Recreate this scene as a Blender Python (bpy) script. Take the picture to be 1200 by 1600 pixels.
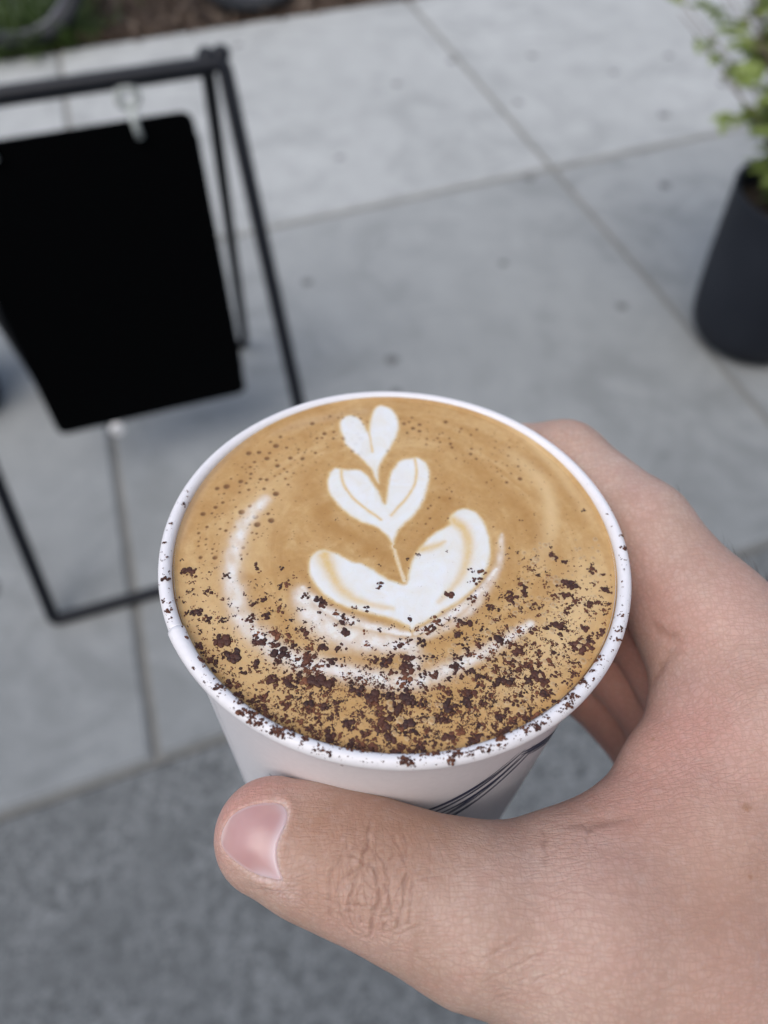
import bpy, bmesh, math, random
import numpy as np
from mathutils import Vector, Matrix

for o in list(bpy.data.objects): bpy.data.objects.remove(o, do_unlink=True)
scene = bpy.context.scene
COL = scene.collection
R_ = math.radians
rng = random.Random(11)
nrg = np.random.default_rng(7)

# ------------------------------------------------------------------ camera, sky, sun, exposure
cam_d = bpy.data.cameras.new('camera')
cam = bpy.data.objects.new('camera', cam_d); COL.objects.link(cam)
cam.location = (0, 0, 1.35)
cam.rotation_euler = (R_(90 - 52.6), 0, 0)
cam_d.sensor_fit = 'VERTICAL'; cam_d.sensor_height = 36; cam_d.sensor_width = 27
cam_d.lens = 27.045
cam_d.clip_start = 0.005; cam_d.clip_end = 400
cam_d.dof.use_dof = True; cam_d.dof.focus_distance = 0.121; cam_d.dof.aperture_fstop = 12.5
scene.camera = cam

SUN_EL, SUN_AZ = 54, -158          # height, and angle from straight ahead (left is negative)
world = bpy.data.worlds.new('World'); scene.world = world; world.use_nodes = True
wn = world.node_tree.nodes; wl = world.node_tree.links
bg = wn['Background']; sky = wn.new('ShaderNodeTexSky'); sky.sky_type = 'NISHITA'
sky.sun_disc = False; sky.sun_elevation = R_(SUN_EL); sky.sun_rotation = R_(SUN_AZ)
sky.air_density = 1.0; sky.dust_density = 3.0; sky.ozone_density = 1.0
hs = wn.new('ShaderNodeHueSaturation'); hs.inputs['Saturation'].default_value = .8
wl.new(sky.outputs[0], hs.inputs['Color']); wl.new(hs.outputs[0], bg.inputs['Color'])
bg.inputs['Strength'].default_value = 0.115
sun_d = bpy.data.lights.new('sun', 'SUN'); sun = bpy.data.objects.new('sun', sun_d); COL.objects.link(sun)
sun_d.energy = 1.5; sun_d.angle = R_(60); sun_d.color = (1, .985, .965)
sd = Vector((math.sin(R_(SUN_AZ)) * math.cos(R_(SUN_EL)), math.cos(R_(SUN_AZ)) * math.cos(R_(SUN_EL)), math.sin(R_(SUN_EL))))
sun.rotation_euler = sd.to_track_quat('Z', 'Y').to_euler()
scene.view_settings.view_transform = 'Standard'
try: scene.view_settings.look = 'None'
except Exception: pass
scene.view_settings.gamma = 1; scene.view_settings.use_curve_mapping = False
scene.view_settings.exposure = 0.88

# ------------------------------------------------------------------ measured constants (millimetres in the cup's frame)
HEART = [(-2.52, 35.59), (-0.8, 35.02), (0.47, 32.9), (0.95, 29.87), (0.42, 26.88), (-0.85, 23.66), (-2.07, 20.8), (-2.79, 18.58), (-3.02, 16.41), (-2.93, 14.03), (-3.41, 14.8), (-3.73, 16.12), (-4.47, 18.25), (-5.7, 19.85), (-7.35, 21.63), (-9.11, 23.66), (-10.35, 26.21), (-10.95, 28.84), (-10.75, 31.26), (-9.73, 32.52), (-8.25, 32.76), (-6.74, 31.71), (-5.65, 29.63), (-4.9, 26.99), (-4.79, 31.17), (-4.31, 34.27), (-3.51, 35.36)]
HEART_LINE = [(-4.95, 30.26), (-4.83, 27.58), (-4.54, 24.68), (-4.19, 22.41)]
TULIP = [(-11.46, 18.29), (-12.45, 16.53), (-12.57, 13.99), (-11.94, 11.42), (-10.7, 9.43), (-8.9, 7.25), (-6.97, 5.84), (-5.07, 4.92), (-3.37, 4.25), (-2.05, 2.86), (-1.12, 1.71), (-0.43, 0.34), (-0.12, 1.74), (0.46, 3.64), (1.72, 5.12), (3.47, 7.36), (5.1, 10.66), (6.2, 14.05), (6.68, 16.45), (6.45, 18.88), (5.42, 20.77), (4.23, 21.46), (3.0, 20.97), (1.78, 21.15), (0.68, 20.34), (-0.26, 18.66), (-1.15, 16.47), (-1.4, 13.81), (-1.56, 11.23), (-1.83, 9.19), (-2.45, 11.2), (-3.63, 13.74), (-5.05, 16.61), (-6.66, 17.91), (-8.45, 17.85), (-9.64, 17.7), (-10.53, 18.05)]
TULIP_LINES = [[(-10.13, 18.06), (-9.89, 15.66), (-9.09, 13.06), (-7.46, 10.29), (-5.5, 8.34), (-3.58, 6.91), (-2.62, 5.96)], [(3.62, 21.55), (4.02, 18.25), (3.65, 14.49), (2.21, 11.34), (0.43, 8.76), (-0.73, 6.99)]]
BASE = [(-13.02, -0.91), (-14.24, -1.85), (-14.94, -3.88), (-14.49, -6.49), (-13.11, -9.01), (-11.27, -10.63), (-9.31, -12.03), (-6.86, -12.99), (-3.75, -13.8), (-0.67, -14.53), (1.54, -15.59), (2.44, -16.75), (3.42, -15.55), (5.51, -14.32), (8.0, -12.65), (10.91, -10.74), (13.59, -7.74), (15.48, -4.44), (16.52, -0.82), (16.48, 2.9), (15.62, 6.24), (14.26, 8.42), (12.57, 9.12), (10.79, 8.31), (9.54, 6.55), (10.03, 5.11), (7.9, 3.99), (5.77, 2.37), (4.02, -0.23), (2.87, -2.31), (2.1, -4.55), (1.8, -6.95), (1.43, -7.73), (0.62, -7.49), (-1.33, -6.6), (-3.48, -5.13), (-5.66, -3.64), (-7.47, -3.33), (-8.95, -2.39), (-10.81, -1.31)]
BASE_LINES = [[(9.72, 6.31), (11.73, 4.91), (12.68, 2.32), (12.57, -0.92), (11.77, -4.09), (10.45, -6.74), (8.71, -9.12), (6.85, -11.25)], [(-12.04, -2.24), (-11.31, -4.67), (-10.38, -7.03), (-8.89, -9.33), (-6.74, -11.02), (-3.77, -12.19), (-0.66, -12.68)], [(3.83, -0.47), (5.68, -0.19), (7.37, 0.55), (8.52, 1.27)], [(-14.47, -7.98), (-11.78, -11.06), (-8.94, -12.71), (-4.09, -14.45), (0.01, -15.23), (2.05, -15.78)]]
STEM = [(-0.5, 0.57), (-0.04, -1.71), (0.55, -4.37), (1.41, -6.96)]
RINGS = [([(-15.43, -8.81), (-12.94, -11.86), (-9.53, -14.21), (-5.4, -15.78), (-0.71, -16.73), (2.02, -17.26)], 0.55, 0.95), ([(3.04, -17.01), (6.17, -15.18), (9.04, -13.32), (11.9, -11.05), (14.68, -7.97), (16.96, -4.14)], 0.5, 0.9), ([(-23.39, 10.06), (-25.83, 6.27), (-27.09, 2.64), (-27.61, -2.87), (-27.33, -6.8), (-26.08, -11.8), (-24.15, -15.95), (-20.74, -18.77), (-17.79, -21.74), (-11.82, -23.05), (-5.92, -24.56), (0.88, -25.92), (6.27, -24.33), (10.03, -22.3), (13.46, -20.34), (17.21, -17.98), (21.64, -14.96)], 1.0, 0.85), ([(-15.68, -9.7), (-13.84, -14.18), (-10.11, -17.4), (-4.54, -18.89), (1.98, -19.21)], 1.3, 0.95), ([(2.0, -18.3), (7.13, -16.45), (11.99, -12.77), (15.56, -7.69), (18.07, -1.69), (18.76, 3.2)], 0.5, 0.55), ([(2.0, -18.3), (2.92, -21.66), (1.86, -24.95)], 0.8, 0.7)]
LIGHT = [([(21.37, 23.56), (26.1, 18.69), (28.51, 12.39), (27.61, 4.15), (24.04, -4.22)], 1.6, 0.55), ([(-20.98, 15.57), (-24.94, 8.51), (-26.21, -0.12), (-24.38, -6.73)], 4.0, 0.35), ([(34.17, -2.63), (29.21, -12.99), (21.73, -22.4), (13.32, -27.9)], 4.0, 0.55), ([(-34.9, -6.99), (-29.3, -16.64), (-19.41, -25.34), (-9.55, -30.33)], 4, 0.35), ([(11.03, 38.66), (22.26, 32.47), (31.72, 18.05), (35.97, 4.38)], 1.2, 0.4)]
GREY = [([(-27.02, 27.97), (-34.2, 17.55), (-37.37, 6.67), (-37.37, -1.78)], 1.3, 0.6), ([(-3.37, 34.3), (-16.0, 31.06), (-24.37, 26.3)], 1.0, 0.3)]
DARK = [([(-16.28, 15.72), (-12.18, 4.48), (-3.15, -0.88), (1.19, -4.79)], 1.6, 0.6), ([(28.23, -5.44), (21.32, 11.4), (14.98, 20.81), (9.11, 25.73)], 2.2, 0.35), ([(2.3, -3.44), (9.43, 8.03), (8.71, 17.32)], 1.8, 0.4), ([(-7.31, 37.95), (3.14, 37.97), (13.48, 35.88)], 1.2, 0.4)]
FLAKES = [(-27.45, -19.13, 1.48, 0.86), (-24.86, -21.66, 1.17, 1.43), (-33.95, -6.32, 0.95, 0.91), (-35.63, -11.28, 0.51, 1.11), (-35.04, -6.09, 1.05, 0.65), (-31.05, -10.18, 0.72, 0.76), (-28.28, -6.83, 0.74, 0.65), (-32.2, -14.11, 1.11, 0.72), (-30.0, -15.25, 0.8, 0.72), (-27.67, -15.32, 0.71, 0.71), (-23.51, -4.89, 0.64, 0.78), (-19.22, -5.04, 0.53, 0.59), (-22.97, -14.74, 0.81, 0.83), (-21.3, -11.07, 0.73, 0.49), (-20.77, -14.34, 0.71, 0.95), (-15.12, -10.31, 0.73, 0.74), (-11.99, -12.21, 0.82, 0.85), (-17.44, -16.39, 0.5, 0.35), (-15.18, -16.93, 0.91, 0.46), (-14.54, -17.49, 0.91, 0.81), (-8.49, -14.78, 0.72, 0.95), (-8.31, -17.13, 0.61, 1.04), (-19.27, -19.53, 0.89, 0.68), (-17.87, -20.85, 1.28, 0.78), (-16.29, -19.58, 0.8, 0.57), (-13.86, -21.77, 1.18, 1.1), (-11.49, -19.94, 0.79, 1.01), (-18.91, -25.54, 1.15, 0.95), (-15.5, -26.11, 0.86, 0.74), (-11.68, -25.73, 1.64, 0.73), (-13.37, -29.39, 0.94, 0.6), (-10.98, -29.85, 0.84, 0.81), (-9.12, -29.31, 0.75, 0.81), (-5.86, -27.2, 0.96, 0.83), (-3.45, -28.19, 1.33, 0.82), (-1.54, -27.95, 0.95, 0.82), (1.32, -28.11, 0.86, 1.23), (-7.14, -32.28, 1.12, 0.69), (-9.07, -30.52, 0.65, 0.7), (-1.04, -21.18, 0.5, 0.67), (-1.54, -22.52, 1.09, 0.98), (-3.81, -21.79, 0.69, 0.66), (1.41, -23.34, 0.78, 1.29), (4.0, -18.83, 0.81, 0.8), (10.71, -19.49, 0.7, 0.79), (8.75, -20.43, 0.6, 0.56), (1.79, -28.61, 1.05, 0.92), (1.12, -22.8, 0.79, 1.19), (8.5, -9.76, 1.17, 0.75), (12.87, -14.91, 0.52, 0.48), (9.74, -17.21, 0.92, 0.7), (16.19, -18.0, 1.32, 0.58), (18.49, -20.24, 1.11, 0.79), (19.12, -9.51, 1.06, 0.75), (21.55, -8.69, 0.86, 0.9), (29.09, -6.98, 1.08, 1.17), (34.63, -8.0, 0.76, 0.91), (33.25, -10.93, 0.64, 0.76), (34.92, -11.64, 0.64, 0.63), (28.78, -18.9, 1.12, 1.16), (25.8, -14.87, 1.25, 0.84), (26.71, -15.68, 0.73, 0.6), (27.87, -9.31, 0.54, 0.89), (31.63, -11.09, 0.85, 0.76), (33.29, -16.49, 0.62, 1.07), (21.53, -24.04, 1.18, 0.88), (22.37, -25.1, 1.08, 1.08), (23.09, -27.0, 0.68, 0.41), (16.48, -25.21, 1.28, 1.18), (18.69, -27.28, 0.68, 0.52), (11.22, -23.69, 0.98, 0.76), (8.79, -23.2, 0.69, 1.08), (7.72, -24.84, 0.68, 0.64), (12.12, -24.76, 0.59, 0.74), (7.47, -29.54, 1.24, 1.11), (10.37, -28.98, 0.95, 1.12), (12.76, -28.94, 0.76, 0.81), (3.68, -29.09, 0.77, 0.61), (14.48, -25.78, 0.68, 0.74), (6.43, -31.57, 0.94, 0.59), (14.96, -30.93, 0.95, 0.5), (1.72, -32.14, 1.22, 0.69), (-2.02, -32.2, 1.22, 0.78), (-4.78, -34.19, 0.92, 0.58), (7.24, -34.0, 1.11, 0.48), (2.62, -33.59, 0.93, 0.48), (-0.13, -29.67, 1.24, 1.01), (-14.64, -24.72, 0.68, 0.74), (-9.75, -25.69, 0.77, 0.85), (-5.9, -25.09, 0.67, 0.43), (34.87, -4.88, 0.66, 0.41), (34.26, 9.2, 0.53, 0.47), (3.87, -1.79, 0.49, 0.61), (-10.43, 5.69, 0.39, 0.36), (27.29, -2.13, 0.5, 0.55), (2.08, -14.19, 0.62, 0.78), (-18.82, -31.49, 0.65, 0.39), (-21.56, -23.23, 0.49, 0.98), (-23.37, -24.35, 0.67, 0.64), (-30.77, -20.1, 0.98, 0.57), (-28.49, -22.28, 0.78, 0.55)]
DENS = [(-27.33, -20.03, 4.4, 1.0), (-17.95, -19.84, 5.6, 0.7), (-14.42, -27.87, 6.7, 1.4), (-5.79, -30.27, 6.7, 1.6), (1.76, -30.14, 6.7, 1.6), (9.41, -28.99, 6.7, 1.5), (17.46, -25.19, 6.7, 1.4), (25.05, -20.11, 6.7, 1.0), (29.21, -12.99, 5.0, 0.7), (34.1, -9.16, 4.4, 0.5), (-2.03, -22.86, 5.6, 0.6), (-10.06, -18.55, 6.7, 0.35), (-20.61, -12.89, 5.6, 0.4), (-32.22, -10.71, 4.4, 0.5), (8.06, -18.17, 6.7, 0.5), (18.72, -13.22, 5.6, 0.6), (24.96, -5.52, 5.6, 0.35), (10.62, -9.71, 5.6, 0.2), (-2.04, -11.25, 7.8, 0.12), (-18.91, -30.49, 4.4, 0.9), (-2.01, -35.11, 6.7, 1.2), (12.98, -31.95, 6.7, 1.2), (-11.27, -33.33, 5.6, 1.2)]
CREASES = [([(-3.95, -43.28, -9.18), (-4.29, -45.62, -8.45), (-4.63, -47.52, -8.25), (-4.98, -48.87, -8.33), (-5.45, -49.74, -8.48), (-6.65, -50.24, -8.73), (-8.09, -50.93, -9.19)], 0.23, 0.342), ([(-4.97, -49.09, -8.35), (-4.13, -49.2, -8.39), (-3.4, -49.74, -8.47), (-2.91, -50.71, -8.64), (-2.67, -52.07, -8.99), (-2.79, -53.48, -9.55), (-3.26, -54.84, -10.38), (-3.62, -56.15, -11.47), (-3.79, -57.24, -12.62), (-4.47, -57.9, -13.86)], 0.245, 0.378), ([(-3.29, -47.73, -8.34), (-2.31, -48.63, -8.4), (-1.71, -49.96, -8.5), (-1.47, -51.25, -8.69), (-1.4, -52.09, -8.88)], 0.202, 0.225), ([(-5.2, -49.96, -8.51), (-6.03, -51.2, -8.93), (-6.74, -52.59, -9.66), (-6.97, -54.14, -10.69), (-6.74, -55.63, -12.01), (-6.15, -56.74, -13.11)], 0.202, 0.252), ([(-0.58, -45.23, -9.04), (0.37, -47.44, -8.61), (1.17, -50.19, -8.46), (0.78, -52.75, -8.84), (0.29, -55.16, -9.79), (-0.18, -56.68, -10.81), (-0.65, -57.59, -11.69)], 0.216, 0.252), ([(-7.23, -46.33, -8.4), (-8.39, -48.58, -8.62), (-9.57, -50.24, -9.24), (-9.98, -52.05, -10.18), (-10.03, -54.15, -11.8), (-9.56, -55.63, -13.3)], 0.252, 0.198), ([(-4.71, -51.22, -8.85), (-3.75, -51.74, -8.97), (-2.31, -51.87, -8.9), (-1.24, -52.51, -8.98), (-1.12, -54.13, -9.57), (-1.48, -55.87, -10.6), (-2.31, -56.96, -11.72), (-3.5, -57.43, -12.72)], 0.202, 0.216), ([(-8.09, -51.13, -9.26), (-8.68, -52.51, -10.08), (-8.55, -54.25, -11.29), (-7.84, -55.93, -12.79), (-6.65, -57.05, -13.84), (-4.95, -57.69, -13.84)], 0.202, 0.18), ([(-0.36, -47.45, -8.56), (-1.1, -48.85, -8.44), (-1.47, -49.96, -8.49)], 0.18, 0.18), ([(-7.18, -47.95, -8.4), (-6.2, -48.41, -8.36), (-4.97, -49.09, -8.35)], 0.202, 0.18), ([(-6.37, -53.2, -9.92), (-4.94, -53.03, -9.64), (-4.22, -53.45, -9.75), (-3.26, -53.47, -9.62)], 0.18, 0.18), ([(-2.55, -57.31, -12.15), (-1.13, -57.11, -11.43), (0.52, -56.71, -10.65), (1.93, -56.17, -10.03)], 0.202, 0.198), ([(-5.65, -54.56, -10.73), (-5.53, -55.87, -11.85), (-4.7, -56.82, -12.56)], 0.18, 0.225), ([(-6.03, -51.2, -8.93), (-6.63, -51.39, -9.09), (-7.36, -51.16, -9.13)], 0.18, 0.18), ([(-2.79, -51.86, -8.94), (-2.07, -51.25, -8.72), (-1.59, -50.4, -8.55)], 0.18, 0.198), ([(-6.85, -54.14, -10.66), (-5.89, -53.98, -10.36), (-5.05, -54.39, -10.48), (-4.21, -54.23, -10.2)], 0.18, 0.18), ([(-1.24, -52.71, -9.04), (-0.17, -52.32, -8.82), (0.67, -51.92, -8.66)], 0.18, 0.18), ([(-8.55, -54.43, -11.46), (-7.58, -54.67, -11.32), (-6.86, -55.26, -11.65)], 0.18, 0.162), ([(-3.14, -55.42, -10.75), (-2.31, -55.83, -10.81), (-1.6, -55.48, -10.38)], 0.18, 0.18), ([(-4.36, -50.17, -8.56), (-3.63, -51.02, -8.75), (-3.27, -51.23, -8.79)], 0.18, 0.18), ([(1.07, -49.3, -8.45), (1.87, -51.29, -8.51), (2.07, -53.6, -8.95), (1.35, -55.58, -9.82)], 0.202, 0.18), ([(-2.55, -55.06, -10.35), (-1.83, -54.89, -10.09), (-1.12, -54.13, -9.57)], 0.18, 0.144), ([(0.75, -44.2, -9.66), (1.35, -48.43, -8.52), (0.68, -53.7, -9.13), (-0.08, -57.66, -11.56)], 0.216, 0.225), ([(4.22, -45.56, -9.57), (4.78, -48.38, -8.76), (3.72, -52.58, -8.65), (1.02, -56.29, -10.27)], 0.202, 0.126), ([(6.22, -47.4, -9.22), (7.4, -50.48, -8.78), (7.0, -54.13, -8.98)], 0.18, 0.108), ([(-2.07, -52.49, -9.07), (1.96, -51.37, -8.52), (6.93, -50.91, -8.73)], 0.18, 0.108), ([(0.58, -57.69, -11.37), (4.54, -55.99, -9.73), (9.5, -52.95, -8.8)], 0.18, 0.144), ([(1.91, -59.78, -13.11), (6.7, -57.13, -9.97), (12.53, -54.14, -8.94)], 0.18, 0.117), ([(3.26, -61.82, -15.29), (8.82, -58.97, -10.56), (14.59, -56.42, -9.48)], 0.18, 0.117), ([(5.87, -62.96, -15.33), (10.94, -60.77, -11.35), (16.7, -58.25, -10.26)], 0.18, 0.108), ([(9.31, -64.11, -15.15), (14.4, -61.81, -12.09), (20.51, -59.37, -10.43)], 0.18, 0.108), ([(12.4, -65.13, -16.13), (17.85, -63.21, -12.98), (23.69, -61.26, -10.4)], 0.18, 0.108), ([(22.31, -43.02, -14.06), (21.74, -45.79, -12.18), (21.27, -48.76, -10.79)], 0.4, 0.18), ([(25.67, -42.7, -13.53), (29.02, -42.44, -13.11), (32.84, -42.12, -12.57), (36.11, -42.07, -12.07)], 0.9, 0.2), ([(28.52, -42.58, -13.1), (27.99, -45.53, -11.46)], 0.252, 0.162), ([(45.02, -9.37, -10.44), (45.9, -11.41, -10.18), (47.23, -12.74, -9.15), (48.21, -13.76, -8.66)], 0.9, 0.2), ([(48.01, -14.76, -9.64), (46.74, -15.27, -12.2), (45.94, -16.53, -15.2), (45.38, -17.16, -17.7)], 0.9, 0.18), ([(29.21, -42.62, -12.96), (28.83, -43.97, -12.22)], 0.4, 0.2)]
NAIL = [(-25.85, -42.51, -12.13), (-25.26, -41.71, -11.7), (-23.93, -41.06, -10.93), (-22.62, -40.66, -10.42), (-21.32, -40.42, -10.12), (-19.52, -40.23, -10.01), (-17.99, -40.26, -10.08), (-17.0, -40.83, -9.85), (-16.39, -41.71, -9.54), (-16.33, -42.88, -9.3), (-16.64, -43.98, -9.25), (-17.11, -45.03, -9.36), (-17.5, -46.03, -9.58), (-17.69, -47.12, -9.91), (-17.59, -48.4, -10.37), (-17.2, -49.55, -10.84), (-16.62, -50.73, -11.41), (-17.14, -50.84, -11.73), (-18.6, -50.51, -12.2), (-20.71, -49.89, -12.78), (-22.8, -48.85, -12.65), (-24.73, -47.58, -12.88), (-26.12, -46.27, -13.39), (-26.74, -45.03, -13.55), (-26.65, -43.69, -13.06)]
TINTS = [((-4.05, -51.07, -8.78), 8, 'knuckle', 1.0), ((-5.73, -47.2, -8.29), 6.5, 'knuckle', 0.8), ((5.93, -53.35, -8.86), 10, 'knuckle', 0.25), ((-2.52, -53.99, -9.75), 5, 'knuckle', 0.9), ((1.52, -50.96, -8.49), 6, 'knuckle', 0.5), ((-16.79, -51.75, -12.39), 1.9, 'pale', 1.0), ((-15.38, -52.76, -12.79), 1.3, 'pale', 0.8), ((-23.62, -36.78, -13.37), 9, 'red', 0.8), ((-26.6, -40.87, -13.32), 8, 'red', 0.5), ((-13.29, -44.15, -8.85), 4.5, 'brown', 0.55), ((-2.07, -41.72, -10.38), 10, 'brown', 0.55), ((6.55, -43.22, -11.6), 8, 'brown', 0.35), ((-4.8, -48.49, -8.29), 7, 'brown', 0.3), ((-12.99, -51.71, -10.9), 6, 'brown', 0.35), ((42.2, -52.97, -10.83), 13, 'brown', 0.4), ((45.53, -24.11, -13.92), 9, 'red', 0.4), ((47.58, -19.78, -12.07), 6, 'blue', 0.35), ((47.28, -29.39, -11.67), 12, 'red', 0.35), ((36.55, -37.29, -13.93), 9, 'red', 0.45), ((45.88, -7.29, -7.94), 9, 'red', 0.4), ((46.39, -3.02, -28.91), 9, 'red', 0.35), ((48.3, -63.51, -13.59), 18, 'red', 0.3), ((51.33, -30.32, -9.25), 14, 'red', 0.2), ((28.7, -47.05, -10.69), 12, 'red', 0.25), ((-11.15, -54.3, -12.49), 6, 'red', 0.25), ((33.96, 29.33, -5.91), 8, 'brown', 0.25), ((59.61, -1.12, -4.17), 10, 'brown', 0.3), ((51.98, -41.26, -9.4), 0.7, 'mole', 0.8), ((42.05, -28.79, -14.6), 0.3, 'mole', 0.9), ((50.55, -50.36, -11.32), 0.5, 'mole', 0.5), ((45.91, -44.55, -10.04), 9, 'brown', 0.2)]
CUP_C = (0.002071569284525794, 0.07586383831903094, 1.24163198250515)
CUP_N = (0.033913915831421206, 0.0674154110686248, 0.9971484386305921)

# ------------------------------------------------------------------ helpers
def tag(o, label=None, cat=None, group=None, kind=None):
    for k, v in (('label', label), ('category', cat), ('group', group), ('kind', kind)):
        if v: o[k] = v
    return o

def empty(name, loc=(0, 0, 0), rot=(0, 0, 0)):
    o = bpy.data.objects.new(name, None); COL.objects.link(o); o.empty_display_size = .05
    o.location = loc; o.rotation_euler = rot
    return o

def link(name, me, mat=None, parent=None, smooth=False):
    if mat is not None and len(me.materials) == 0: me.materials.append(mat)
    if smooth: me.polygons.foreach_set('use_smooth', [True] * len(me.polygons))
    o = bpy.data.objects.new(name, me); COL.objects.link(o)
    if parent is not None: o.parent = parent
    return o

def np_mesh(name, V, Fc, mat=None, parent=None, smooth=True, attrs=None):
    V = np.asarray(V, np.float32); Fc = np.asarray(Fc, np.int32)
    me = bpy.data.meshes.new(name); n = Fc.shape[1]
    me.vertices.add(len(V)); me.vertices.foreach_set('co', V.ravel())
    me.loops.add(Fc.size); me.loops.foreach_set('vertex_index', Fc.ravel())
    me.polygons.add(len(Fc)); me.polygons.foreach_set('loop_start', np.arange(0, Fc.size, n, dtype=np.int32))
    try: me.polygons.foreach_set('loop_total', np.full(len(Fc), n, np.int32))
    except Exception: pass
    me.update(calc_edges=True)
    for k, a in (attrs or {}).items():
        at = me.attributes.new(k, 'FLOAT_COLOR', 'POINT'); c = np.ones((len(V), 4), np.float32)
        c[:, :a.shape[1]] = a; at.data.foreach_set('color', c.ravel())
    me.validate()
    return link(name, me, mat, parent, smooth)

def bm_obj(name, bm, mat=None, parent=None, smooth=False):
    bmesh.ops.recalc_face_normals(bm, faces=bm.faces)
    me = bpy.data.meshes.new(name); bm.to_mesh(me); bm.free()
    return link(name, me, mat, parent, smooth)

def tube(bm, pts, r, seg=10, closed=False, cap=True):
    pts = [Vector(p) for p in pts]; n = len(pts); rings = []
    rad = r if isinstance(r, (list, tuple)) else [r] * n
    up = None
    for i, p in enumerate(pts):
        if closed: t = (pts[(i + 1) % n] - pts[i - 1])
        else: t = pts[min(i + 1, n - 1)] - pts[max(i - 1, 0)]
        t.normalize()
        if up is None: up = t.orthogonal().normalized()
        up = (up - t * up.dot(t)).normalized() if (up - t * up.dot(t)).length > 1e-6 else t.orthogonal().normalized()
        s = t.cross(up)
        rings.append([bm.verts.new(p + (up * math.cos(a) + s * math.sin(a)) * rad[i]) for a in [2 * math.pi * k / seg for k in range(seg)]])
    m = n if closed else n - 1
    for i in range(m):
        a, b = rings[i], rings[(i + 1) % n]
        for k in range(seg): bm.faces.new((a[k], a[(k + 1) % seg], b[(k + 1) % seg], b[k]))
    if cap and not closed: bm.faces.new(rings[0][::-1]); bm.faces.new(rings[-1])
    return bm

def lathe(bm, prof, seg=64, axis_m=None, closed=False):
    rings = []
    for r, z in prof:
        rings.append([bm.verts.new((r * math.cos(2 * math.pi * k / seg), r * math.sin(2 * math.pi * k / seg), z)) for k in range(seg)])
    m = len(prof) if closed else len(prof) - 1
    for i in range(m):
        a, b = rings[i], rings[(i + 1) % len(prof)]
        for k in range(seg): bm.faces.new((a[k], a[(k + 1) % seg], b[(k + 1) % seg], b[k]))
    return bm

def box(bm, c, s, rot=None, bev=0):
    m = Matrix.Translation(c) @ (rot.to_4x4() if rot is not None else Matrix()) @ Matrix.Diagonal((*s, 1))
    r = bmesh.ops.create_cube(bm, size=1, matrix=m)
    if bev:
        es = list({e for v in r['verts'] for e in v.link_edges})
        bmesh.ops.bevel(bm, geom=es, offset=bev, segments=2, affect='EDGES')
    return bm

def fillet(corners, r, seg=6, closed=True):
    out = []; n = len(corners)
    for i in range(n):
        p = Vector(corners[i])
        if not closed and i in (0, n - 1): out.append(p); continue
        a = (Vector(corners[i - 1]) - p).normalized(); b = (Vector(corners[(i + 1) % n]) - p).normalized()
        ang = a.angle(b); d = r / math.tan(ang / 2)
        s, e = p + a * d, p + b * d
        for k in range(seg + 1):
            t = k / seg
            out.append((1 - t) ** 2 * s + 2 * t * (1 - t) * p + t * t * e)
    return out

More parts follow.
